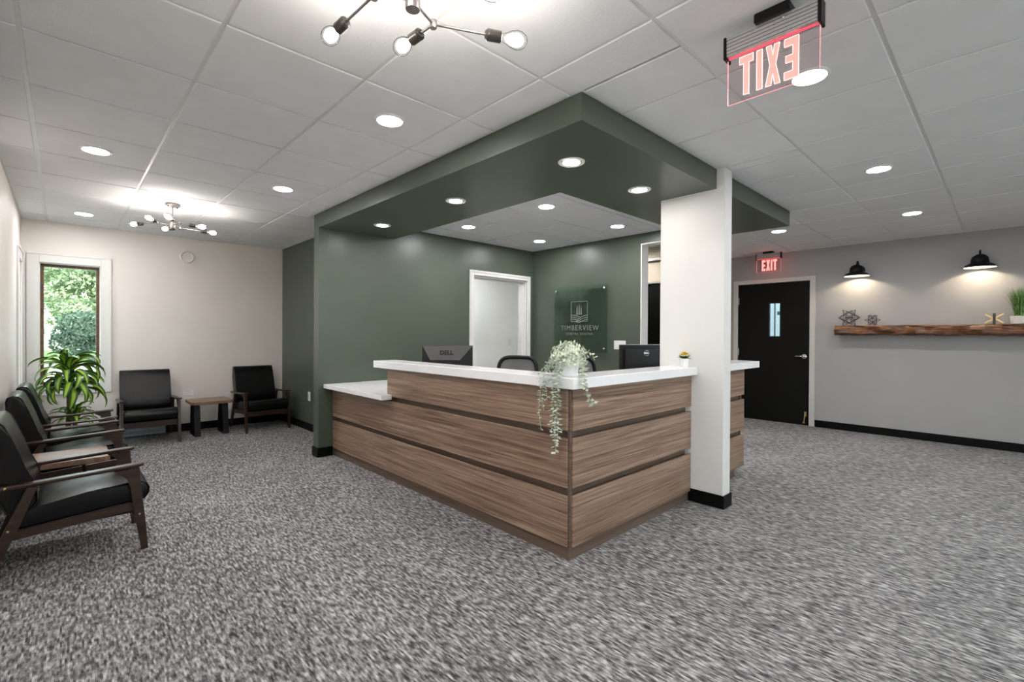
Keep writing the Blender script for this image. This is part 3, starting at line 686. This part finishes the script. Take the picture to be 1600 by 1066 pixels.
plate('light_switch', 'white light switch on the pale office wall seen through the doorway', 'switch', (6.0, 6.35, 1.16), '-y', .09, .13, 1)
t = thing('round_wall_speaker', 'round white wall disc high on the cream wall', 'wall speaker', (1.20, YF, 2.305))
RY = Matrix.Rotation(PI/2, 4, 'X')
obj('ring', lathe(nb(), [(.058, 0), (.080, 0), (.080, .026), (.070, .036), (.062, .030), (.058, .010)], 36, RY, cap=False), M['trim'], t, True)
obj('face', lathe(nb(), [(.061, .0), (.061, .014), (.0, .017)], 36, RY), M['cream'], t, True)
# heater
t = thing('baseboard_heater', 'pale grey baseboard heater low on the window wall behind the armchair', 'heater', (.3, YF, 0))
obj('housing', prism(nb(), [(-.07, .012), (-.07, .105), (-.045, .135), (-.001, .135), (-.001, .012)], -.62, .665, 'x', .002, 1), M['heater'], t)
b = nb(); bx(b, -.60, .64, -.078, -.068, .03, .036); bx(b, -.60, .64, -.078, -.068, .085, .09); obj('fin_strip', b, M['alu'], t)

# glass sign
t = thing('glass_wall_sign', 'clear glass wall sign with etched tree logo on the green wall', 'sign', (5.18, 4.06, 1.52))
sx = -.032
obj('glass_plate', bx(nb(), sx-.005, sx+.005, -.46, .46, -.452, .452, .001), M['plate_glass'], t)
M['frost'] = plain('frosted_etching', (.20, .25, .21), .6, var=.03)
for yy in (-.415, .415):
    for zz in (-.40, .40):
        obj('standoff', lathe(nb(), [(.007, 0), (.007, .034), (.016, .036), (.016, .046), (.012, .049), (0, .049)], 20, Matrix.Translation((0, yy, zz)) @ Matrix.Rotation(-PI/2, 4, 'Y')), M['steel'], t, True)
b = nb(); lx = sx-.0062
for (a, c, e, f) in ((-.14, .14, .237, .243), (-.14, .14, -.036, -.030), (-.143, -.137, -.036, .243), (.137, .143, -.036, .243)): bx(b, lx-.0006, lx+.0006, a, c, e, f)
for (a, h) in ((.035, .17), (.0, .205), (-.035, .15)):
    prism(b, [(a-.012, .06), (a+.012, .06), (a+.006, .06+h*.55), (a, .04+h*.9)], lx-.0006, lx+.0006, 'x')
for k in range(3):
    z = .055-k*.028
    tube(b, [(lx, .138, z), (lx, .07, z-.002), (lx, .0, z-.024), (lx, -.02, z-.032)], .0032, 4)
for k in range(3):
    z = .052-k*.030
    tube(b, [(lx, -.138, z), (lx, -.07, z-.012), (lx, .0, z-.042), (lx, .06-.0*k, max(-.034, z-.088))], .0036, 4)
obj('etched_logo', b, M['frost'], t)
text_mesh('etched_lettering', 'TIMBERVIEW', .098, M['frost'], t, facing((lx, 0, -.125), (0, -1, 0), (0, 0, 1)), .0006, spacing=1.22)
text_mesh('etched_lettering', 'DENTAL CENTER', .042, M['frost'], t, facing((lx, 0, -.205), (0, -1, 0), (0, 0, 1)), .0006, spacing=1.5)

# ================================================================== COUNTER THINGS
def leaf_pair(b, p, d, size, roll):
    d = d.normalized(); x, y = frame_of(d)
    for s_ in (1, -1):
        o_ = (x*math.cos(roll)+y*math.sin(roll))*s_; n_ = d
        side = o_.cross(n_).normalized(); tip = p+o_*size*1.15+d*size*.25
        m1 = p+o_*size*.55+side*size*.42+d*size*.1; m2 = p+o_*size*.55-side*size*.42+d*size*.1
        vs = [b.verts.new(q) for q in (p, m1, tip-d*0, m2)]; b.faces.new(vs)
t = thing('trailing_plant', 'pale trailing eucalyptus plant in a white pot on the desk corner', 'plant', (2.185, 1.80, 1.056))
obj('pot', lathe(nb(), [(0, 0), (.050, 0), (.054, .004), (.062, .095), (.060, .098), (.056, .092), (0, .085)], 32), M['ceramic'], t, True)
obj('soil', lathe(nb(), [(0, .088), (.055, .087)], 20, cap=False), M['soil'], t)
cp = Vector((-2.185, -1.80, -1.056))
def vine(pts, size, mat, step=.015, name='trailing_vine'):
    P = [Vector(p)+cp for p in pts]; b = nb(); tube(b, P, .0014, 4); acc = 0; k = 0
    for a_, c_ in zip(P, P[1:]):
        n_ = max(1, int((c_-a_).length/step))
        for q in range(n_):
            pp = a_.lerp(c_, q/n_); k += 1
            leaf_pair(b, pp+Vector([random.uniform(-.004, .004) for _ in range(3)]), (c_-a_)+Vector([random.uniform(-.3, .3) for _ in range(3)])*(c_-a_).length, size*random.uniform(.95, 1.45), k*1.35)
    g = obj(name, b, mat, t); g['kind'] = 'stuff'; return g
def drop(y, x, z1, wob=.02, z0=1.13, sz=.017, m='euca'):
    out = x < 2.06
    p = [(2.18, 1.82, 1.155), ((2.18+x)/2, (1.82+y)/2, 1.165), (x, y, 1.09), (x-.008, y, 1.03)]
    z = .98
    while z > z1: p.append((x-.006+random.uniform(-.3, .3)*wob, y+random.uniform(-.5, .5)*wob, z)); z -= .06
    vine(p, sz, M[m])
drop(1.862, 2.040, .80, sz=.021); drop(1.888, 2.035, .70, sz=.018); drop(1.770, 2.038, .61, .012, sz=.023); drop(1.792, 2.036, .72, .012, sz=.019); drop(1.842, 2.034, .86, sz=.022); drop(1.752, 2.034, .66, .012, sz=.021)
vine([(2.2, 1.80, 1.16), (2.19, 1.70, 1.17), (2.14, 1.65, 1.10), (2.13, 1.640, 1.03), (2.15, 1.635, .96), (2.18, 1.635, .93), (2.215, 1.633, .90)], .023, M['euca'])
vine([(2.2, 1.80, 1.16), (2.17, 1.69, 1.15), (2.12, 1.645, 1.08), (2.12, 1.640, .99)], .022, M['euca2'])
vine([(2.2, 1.80, 1.16), (2.26, 1.74, 1.20), (2.28, 1.70, 1.19), (2.29, 1.69, 1.15)], .021, M['euca2'])
b1, b2 = nb(), nb()
for k in range(420):
    a = random.uniform(0, 2*PI); e = random.uniform(-.55, 1.35); r_ = random.uniform(.05, .115)
    p = Vector((r_*math.cos(a)*math.cos(e), r_*math.sin(a)*math.cos(e), .115+r_*math.sin(e)*.75))
    leaf_pair(b1 if k % 3 else b2, p, Vector((math.cos(a), math.sin(a), .6+random.uniform(-.5, .5))), .020*random.uniform(.7, 1.2), random.uniform(0, 3))
g = obj('leaf_mass', b2, M['euca'], t); g['kind'] = 'stuff'
g = obj('leaf_mass', b1, M['euca2'], t); g['kind'] = 'stuff'
t = thing('flower_pot', 'small yellow flowers in a tiny ribbed white pot beside the fin wall', 'plant', (3.515, 1.737, 1.056))
obj('pot', lathe(nb(), [(0, 0), (.026, 0), (.029, .008), (.028, .012), (.031, .024), (.030, .028), (.033, .042), (.032, .045), (.036, .064), (.034, .066), (0, .060)], 28), M['ceramic'], t, True)
b = nb()
for k in range(26):
    a = random.uniform(0, 2*PI); d_ = Vector((math.cos(a), math.sin(a), random.uniform(.1, .9))).normalized(); s_ = Vector((-math.sin(a), math.cos(a), 0)); p = Vector((0, 0, .062)); l_ = random.uniform(.045, .068)
    vs = [b.verts.new(p), b.verts.new(p+d_*l_*.5+s_*.013), b.verts.new(p+d_*l_-Vector((0, 0, .008))), b.verts.new(p+d_*l_*.5-s_*.013)]; b.faces.new(vs)
obj('leaves', b, M['leaf_dark'], t)
for k in range(13):
    a = k*2.4; r_ = .032*math.sqrt(k/13); c = Vector((r_*math.cos(a), r_*math.sin(a), .108-r_*.5+random.uniform(-.006, .006))); b = nb()
    for q in range(7):
        aa = q*2*PI/7; d_ = Vector((math.cos(aa), math.sin(aa), .35)); s_ = Vector((-math.sin(aa), math.cos(aa), 0))
        vs = [b.verts.new(c), b.verts.new(c+d_*.012+s_*.008), b.verts.new(c+d_*.022), b.verts.new(c+d_*.012-s_*.008)]; b.faces.new(vs)
    tube(b, [(0, 0, .06), c], .0008, 4); obj('flower', b, M['petal'], t)

# monitors
def monitor(loc, rz, w, h, style, label):
    t = thing('computer_monitor', label, 'monitor', loc, rz, 'desktop monitors behind the counter')   # back faces local -y
    z0 = .12
    bz = nb(); bx(bz, -w/2, w/2, 0, .022, z0, z0+h, .004, 2); obj('housing', bz, M['black_plastic'], t)
    if style == 0:
        A = [(-w/2+.004, z0+.004), (w/2-.004, z0+.004), (w/2-.004, z0+h-.004), (-w/2+.004, z0+h-.004)]
        B_ = [(-w*.34, z0+.05), (w*.24, z0+.05), (w*.24, z0+h*.60), (-w*.34, z0+h*.60)]
        b = nb(); va = [b.verts.new((x, 0, z)) for x, z in A]; vb = [b.verts.new((x, -.045, z)) for x, z in B_]
        for k in range(4): b.faces.new((va[k], va[(k+1) % 4], vb[(k+1) % 4], vb[k]))
        b.faces.new(vb); bc = obj('back_cover', b, M['black_plastic'], t); bc.data.materials.append(M['grey_plastic']); bc.data.polygons[2].material_index = 1  # lighter top face: reflected light put into the bevel's colour
        b = nb(); bx(b, -w*.30, w*.20, -.058, -.044, z0+.06, z0+h*.56, .004); obj('rear_block', b, M['black_plastic'], t)
        b = nb(); bx(b, -w*.22, -w*.08, -.0595, -.057, z0+.09, z0+.15, .001); obj('rating_label', b, M['white_plastic'], t)
        zt = z0+h*.80; n_ = Vector((0, -(h*.40), .045)).normalized()
        up_ = Vector((0, .045, h*.40)).normalized()
        text_mesh('maker_lettering', 'DELL', .056, M['black_metal'], t, facing((-.01, -.0225-.003, z0+h*.80), (1, 0, 0), up_), .0012, bold=.0025)
    else:
        obj('back_cover', bx(nb(), -w*.42, w*.42, -.028, 0, z0+.03, z0+h-.03, .012, 3), M['black_plastic'], t)
        b = nb(); n_ = 28; cc = Vector((0.0, -.0295, z0+h-.075))
        tube(b, [cc+Vector((.024*math.cos(2*PI*k/n_), 0, .024*math.sin(2*PI*k/n_))) for k in range(n_+1)], .0022, 6); obj('maker_ring', b, M['steel'], t, True)
        text_mesh('maker_lettering', 'DELL', .019, M['steel'], t, facing(cc, (1, 0, 0), (0, 0, 1)), .001)
        obj('cable_clip', lathe(nb(), [(.009, 0), (.009, .02), (0, .022)], 16, Matrix.Translation((.02, -.028, z0+.10)) @ Matrix.Rotation(PI/2, 4, 'X')), M['chrome'], t, True)
        obj('top_edge_strip', bx(nb(), -w/2+.003, w/2-.003, .002, .020, z0+h, z0+h+.002), M['alu'], t)
    obj('screen', bx(nb(), -w/2+.014, w/2-.014, .0215, .023, z0+.018, z0+h-.014), M['door_black'], t)
    obj('stand_neck', bx(nb(), -.035, .035, -.062, -.030, .012, z0+h*.45, .004), M['black_plastic'], t)
    obj('stand_base', lathe(nb(), [(0, 0), (.12, 0), (.12, .008), (.10, .014), (0, .016)], 36, Matrix.Translation((0, -.02, 0)) @ Matrix.Diagonal((1, .8, 1, 1))), M['black_plastic'], t, True)
monitor((2.62, 3.62, .7355), math.radians(-36), .47, .34, 0, 'black monitor seen from behind left of the office doorway')
monitor((3.83, 2.27, .7355), math.radians(-28), .50, .36, 1, 'black monitor seen from behind beside the white fin wall')

# office chairs
def office_chair(loc, rz, label):
    t = thing('office_chair', label, 'office chair', loc, rz, 'black mesh office chairs behind the desk')  # faces +y
    b = nb(); n_ = 32; outer = []
    def bp(a, r_): # superellipse
        c, s_ = math.cos(a), math.sin(a); x = math.copysign(abs(c)**.42, c)*(.225-r_)*(1 - .10*max(0, -s_)); z = .76+math.copysign(abs(s_)**.5, s_)*(.29-r_); y = -.24-.05*math.cos(x*5)-.06*(z-.76)
        return Vector((x, y, z))
    tube(b, [bp(2*PI*k/n_, 0) for k in range(n_+1)], .021, 8); obj('backrest_frame', b, M['black_plastic'], t, True)
    b = nb(); g_ = [[b.verts.new((lambda p: Vector((p.x*f, bp(2*PI*k/n_, .005).y, .76+(p.z-.76)*f)))(bp(2*PI*k/n_, .005))) for k in range(n_)] for f in (.5, 1)]
    for k in range(n_): b.faces.new((g_[0][k], g_[0][(k+1) % n_], g_[1][(k+1) % n_], g_[1][k]))
    b.faces.new(g_[0]); obj('back_mesh', b, M['mesh'], t, True)
    obj('seat', bx(nb(), -.25, .25, -.22, .26, .43, .50, .03, 3), M['black_plastic'], t, True)
    obj('back_bracket', tube(nb(), [(0, -.1, .43), (0, -.27, .44), (0, -.315, .55), (0, -.31, .66)], .02, 8), M['black_plastic'], t, True)
    for s_ in (-1, 1):
        obj('armrest', tube(nb(), [(s_*.25, 0, .44), (s_*.30, 0, .47), (s_*.30, 0, .64), (s_*.29, -.10, .665), (s_*.29, .12, .665)], .016, 8), M['black_plastic'], t, True)
    obj('gas_column', tube(nb(), [(0, 0, .10), (0, 0, .25), (0, 0, .251), (0, 0, .43)], [.028, .028, .018, .018], 14), M['black_metal'], t, True)
    b = nb()
    for k in range(5):
        a = k*2*PI/5; tube(b, [(0, 0, .11), (.15*math.cos(a), .15*math.sin(a), .10), (.29*math.cos(a), .29*math.sin(a), .075)], [.028, .022, .016], 8)
    obj('star_base', b, M['black_plastic'], t, True)
    for k in range(5):
        a = k*2*PI/5; ax = Vector((-math.sin(a), math.cos(a), 0)); c = Vector((.29*math.cos(a), .29*math.sin(a), .0275))
        obj('caster', tube(nb(), [c-ax*.022, c+ax*.022], .027, 14), M['black_plastic'], t, True)
office_chair((3.43, 3.62, 0), math.radians(120), 'black mesh-backed office chair before the office doorway')
office_chair((4.03, 2.98, 0), math.radians(165), 'black office chair behind the trailing plant, below the glass sign')

# ================================================================== SEATING
def arm_chair(loc, rz, label):
    t = thing('armchair', label, 'armchair', loc, rz, 'black leather armchairs with dark wood frames')   # faces +x
    o_ = -.04
    def sh(pts): return [(a+o_, c) for a, c in pts]
    seatp = sh([(-.20, .265), (-.165, .248), (.33, .287), (.368, .30), (.386, .33), (.388, .362), (.372, .392), (.338, .408), (.10, .392), (-.12, .352), (-.19, .33)])
    backp = sh([(-.305, .80), (-.298, .825), (-.272, .838), (-.240, .832), (-.222, .812), (-.196, .745), (-.166, .66), (-.140, .57), (-.112, .50), (-.098, .44), (-.096, .39), (-.12, .345), (-.19, .325), (-.215, .35), (-.255, .45), (-.285, .60), (-.302, .70)])
    w = .25
    def cushion(name, poly, bev):
        b = nb(); prism(b, poly, -w, w, 'y', bev, 4); bmesh.ops.triangulate(b, faces=[f for f in b.faces if len(f.verts) > 4])
        c = obj(name, b, M['leather'], t, True)
        for s_ in (-1, 1):
            ins = s_*(w-bev*.35)
            cen = Vector((sum(p[0] for p in poly)/len(poly), 0, sum(p[1] for p in poly)/len(poly)))
            pts = [Vector((a, ins, c_)) for a, c_ in poly]; pts = [p+(Vector((cen.x, ins, cen.z))-p).normalized()*.0035 for p in pts]+[None]; pts[-1] = pts[0]
            obj('piping', tube(nb(), pts, .0042, 6), M['leather'], c, True)
        return c
    cushion('seat_cushion', seatp, .018); cushion('back_cushion', backp, .018)
    for s_ in (-1, 1):
        y0, y1 = sorted((s_*.253, s_*.281))
        fl = obj('front_leg', prism(nb(), sh([(.345, .0), (.378, .0), (.367, .14), (.354, .28), (.340, .42), (.336, .498), (.215, .492), (.255, .468), (.282, .43), (.298, .375), (.306, .28), (.322, .15)]), y0, y1, 'y', .003, 1), M['frame_wood'], t)
        rl = obj('rear_leg', prism(nb(), sh([(-.135, .478), (-.092, .478), (-.172, .25), (-.235, .10), (-.278, .0), (-.308, .0), (-.275, .10), (-.232, .23)]), y0, y1, 'y', .003, 1), M['frame_wood'], t)
        obj('side_rail', prism(nb(), sh([(-.19, .205), (.312, .243), (.312, .287), (-.175, .250)]), s_*.256-.010, s_*.256+.010, 'y', .002, 1), M['frame_wood'], t)
        a0, a1 = (s_*.245, s_*.30)
        b = nb(); pr = [(-.30, .484, .010), (-.262, .486, .018), (-.10, .490, .026), (.10, .499, .028), (.26, .508, .030), (.335, .512, .028), (.355, .513, .018)]
        rg = []
        for x, z, hw in pr:
            yc = s_*.268; x += o_
            rg.append([b.verts.new(q) for q in ((x, yc-hw, z+.003), (x, yc-hw*.8, z-.009), (x, yc+hw*.8, z-.009), (x, yc+hw, z+.003), (x, yc+hw*.85, z+.010), (x, yc-hw*.85, z+.010))])
        for p_, q_ in zip(rg, rg[1:]):
            for k in range(6): b.faces.new((p_[k], p_[(k+1) % 6], q_[(k+1) % 6], q_[k]))
        b.faces.new(rg[0]); b.faces.new(rg[-1][::-1]); ar = obj('armrest', b, M['frame_wood'], t, True)
        ys_ = s_*.2815; R_ = Matrix.Rotation(-s_*PI/2, 4, 'X')
        for par, (x, z) in ((fl, (.336, .217)), (rl, (-.205, .262)), (ar, (-.215, .489))):
            yy = ys_ if par is not ar else s_*.289
            obj('screw_cap', lathe(nb(), [(.0055, -.002), (.0055, .0012), (.003, .002), (0, .002)], 12, Matrix.Translation((x+o_, yy, z)) @ R_), M['brass'], par, True, label='brass screw cap')
    obj('front_rail', bx(nb(), .262, .284, -.253, .253, .205, .272, .003), M['frame_wood'], t)
    obj('rear_rail', bx(nb(), -.225, -.203, -.253, .253, .20, .25, .003), M['frame_wood'], t)
    obj('seat_deck', bx(nb(), -.20, .262, -.242, .242, .222, .246), M['black_plastic'], t)
    return t
ch = arm_chair((.04, 3.848, 0), 0, 'nearest black leather armchair against the left wall, cut by the picture edge')
dup(ch, (.050, 5.175, 0), 0, 'middle of three black leather armchairs along the left wall')
dup(ch, (.060, 5.985, 0), 0, 'farthest black leather armchair along the left wall, beside the leafy plant')
dup(ch, (.752, 7.135, 0), -PI/2, 'black leather armchair on the window wall right of the plant')
dup(ch, (1.985, 7.12, 0), -PI/2+math.radians(2.5), 'black leather armchair in the corner by the green alcove wall')

def side_table(loc, rz, lx, ly, label):
    t = thing('side_table', label, 'side table', loc, rz, 'wood-topped side tables')
    hz = .44; c = .03
    pts = [(-lx/2+c, -ly/2), (lx/2-c, -ly/2), (lx/2, -ly/2+c), (lx/2, ly/2-c), (lx/2-c, ly/2), (-lx/2+c, ly/2), (-lx/2, ly/2-c), (-lx/2, -ly/2+c)]
    obj('table_top', prism(nb(), pts, hz-.038, hz, 'z', .005, 2), M['table_wood'], t)
    for s_ in (-1, 1):
        x = s_*(lx/2-.075)
        fr_ = obj('leg_frame', bx(nb(), x-.032, x+.032, -ly*.30, ly*.30, hz-.048, hz-.038), M['black_metal'], t)
        for q in (-1, 1):
            b = nb(); y0 = q*ly*.22; y1 = q*ly*.34
            vs = [[b.verts.new((x+a, y+c_, z)) for a, c_ in ((-.032, -.009), (.032, -.009), (.032, .009), (-.032, .009))] for y, z in ((y0, hz-.044), (y1, .001))]
            for k in range(4): b.faces.new((vs[0][k], vs[0][(k+1) % 4], vs[1][(k+1) % 4], vs[1][k]))
            b.faces.new(vs[0]); b.faces.new(vs[1]); obj('leg', b, M['black_metal'], t)
        obj('foot_bar', bx(nb(), x-.032, x+.032, -ly*.33, ly*.33, .0, .010), M['black_metal'], t)
    return t
side_table((-.005, 4.525, 0), PI/2, .42, .50, 'brown wood side table between the nearest and middle left-wall armchairs')
side_table((1.385, 7.13, 0), 0, .46, .46, 'brown wood side table with black legs between the two window-wall armchairs')

# corn plant
t = thing('corn_plant', 'tall leafy corn plant with yellow-striped leaves in the window corner', 'plant', (.045, 6.87, 0))
obj('pot', lathe(nb(), [(0, 0), (.12, 0), (.13, .01), (.155, .27), (.158, .285), (.145, .285), (.14, .25), (0, .25)], 36), M['ceramic_m'], t, True)
obj('soil', lathe(nb(), [(0, .255), (.141, .252)], 24, cap=False), M['soil'], t)
obj('cane', tube(nb(), [(0, 0, .24), (.01, .0, .5), (0, .01, .95)], [.024, .021, .018], 12), M['cane'], t, True)
obj('cane', tube(nb(), [(.05, -.04, .24), (.06, -.05, .42)], [.022, .018], 12), M['cane'], t, True)
def strap(Ln, w, arch, tw=0.0):
    b = nb(); uvl = b.loops.layers.uv.new('UVMap'); n_ = 10; rows = []
    ang = math.radians(62)
    p = Vector((0, 0, 0))
    for k in range(n_+1):
        f = k/n_; a = ang-arch*f**1.1
        ww = w*(math.sin(PI*min(1, f*.80+.16))**.75 if f < .99 else .02)
        d_ = Vector((math.cos(a), 0, math.sin(a))); nrm = Vector((-math.sin(a), 0, math.cos(a)))
        rows.append((p.copy(), ww, nrm)); p = p+d_*(Ln/n_)
    vv = []
    for p_, ww, nr_ in rows:
        vv.append([b.verts.new(p_+Vector((0, s_*ww/2, 0))+nr_*(abs(s_)*ww*.22)) for s_ in (-1, -.5, 0, .5, 1)])
    for k in range(n_):
        for q in range(4):
            f = b.faces.new((vv[k][q], vv[k][q+1], vv[k+1][q+1], vv[k+1][q]))
            for lp, uv in zip(f.loops, ((q/4, k/n_), ((q+1)/4, k/n_), ((q+1)/4, (k+1)/n_), (q/4, (k+1)/n_))): lp[uvl].uv = uv
    return mesh_of('leaf', b, M['dracaena'], True)
LM = [strap(.42, .078, 2.2), strap(.46, .082, 2.6), strap(.36, .074, 2.0), strap(.44, .078, 3.0), strap(.30, .062, 2.3)]
rg_ = random.Random(3)
for k in range(58):
    f = k/58; a = k*2.39996; base_z = .66+.30*f; 
    o = obj('leaf', LM[rg_.choice((0, 1, 3, 3) if f < .7 else (0, 2, 2))], None, t, loc=(.015*math.cos(a), .015*math.sin(a), base_z))
    tilt = (.62-f*.85)*.9+rg_.uniform(-.28, .28)
    o.rotation_euler = Euler((rg_.uniform(-.4, .4), tilt, a), 'XYZ'); s_ = rg_.uniform(.8, 1.02)*(.86 if math.cos(a) < -.3 else 1); o.scale = (s_, s_, s_)
for k in range(26):
    a = k*2.39996+.5; f = k/26
    o = obj('leaf', LM[rg_.choice((2, 4, 4))], None, t, loc=(.06+.012*math.cos(a), -.05+.012*math.sin(a), .34+.09*f)); s_ = rg_.uniform(.6, .8); o.scale = (s_, s_, s_)
    o.rotation_euler = Euler((0, (.4-f*.8)+rg_.uniform(-.15, .15), a), 'XYZ')

# ================================================================== OUTSIDE
struct('lawn', bx(nb(), -25, 25, 31, 60, -.18, -.12), M['lawn'])
o = struct('ground', bx(nb(), -60, 60, -40, 90, -.45, -.18), M['asphalt'])
tag(obj('street', bx(nb(), -40, 40, 13, 27, -.18, -.165), M['asphalt']), 'pale concrete street outside beyond the window', 'street')
tag(obj('sidewalk', bx(nb(), -30, 30, 8.5, 10.5, -.18, -.16), M['asphalt']), 'pale concrete sidewalk just outside the window', 'sidewalk')
def blob_leaves(b, c, R3, n, size, rnd, lobes=9):
    L_ = [Vector([rnd.uniform(-.6, .6)*R3[k] for k in range(3)]) for _ in range(lobes)]
    for k in range(n):
        l_ = rnd.choice(L_); v = Vector([rnd.gauss(0, 1) for _ in range(3)]).normalized()*rnd.uniform(.75, 1)**.5
        p = c+l_+Vector((v.x*R3[0]*.5, v.y*R3[1]*.5, v.z*R3[2]*.42)); x = Vector([rnd.uniform(-1, 1) for _ in range(3)]).normalized(); y = x.cross(Vector([rnd.uniform(-1, 1) for _ in range(3)])).normalized()
        s_ = size*rnd.uniform(.6, 1.3); vs = [b.verts.new(p+x*s_), b.verts.new(p+y*s_*.5), b.verts.new(p-x*s_), b.verts.new(p-y*s_*.5)]; b.faces.new(vs)
def tree(x, y, h, R_, n, size, mat, label, seed, trunk=True, name='tree'):
    t = thing(name, label, name, (x, y, -.18), 0, 'trees and shrubs outside'); rnd = random.Random(seed)
    if trunk: obj('trunk', tube(nb(), [(0, 0, 0), (.1, 0, h*.3), (0, .1, h*.7)], [.22, .17, .07], 10), M['bark'], t, True)
    b = nb(); blob_leaves(b, Vector((0, 0, h*.58 if trunk else h*.5)), (R_, R_, h*.42 if trunk else h*.5), n, size, rnd); g = obj('foliage', b, mat, t); g['kind'] = 'stuff'
tree(1.9, 33, 9.5, 3.0, 16000, .12, M['tree'], 'broad bright green tree filling the right of the window view', 1)
tree(-2.2, 41, 10.5, 3.2, 7000, .14, M['tree'], 'looser green tree at the left of the window view, farther off', 2)
tree(6.5, 38, 10, 3.6, 4000, .25, M['tree'], 'green tree hidden from the front, right of the window', 5)
tree(1.15, 29, 2.6, 1.5, 6000, .08, M['shrub'], 'blue-green shrub below the bright tree outside', 3, False, 'shrub')
tree(-2.0, 29.5, 2.2, 1.4, 5000, .08, M['shrub'], 'lower blue-green shrub at the left of the window view', 4, False, 'shrub')
t = thing('house', 'distant pale house with a pinkish roof across the street', 'house', (-4, 55, -.18))
obj('wall', bx(nb(), -7, 6, -3, 3, 0, 4.2), M['house'], t)
obj('roof', prism(nb(), [(-3.6, 4.2), (3.6, 4.2), (0, 6.4)], -7.4, 6.4, 'x'), M['pinkroof'], t)
for x in (-6, 4.4): obj('window', bx(nb(), x, x+1.2, -3.05, -3, 1.2, 2.6), M['door_black'], t)
print('tiles', ntile)
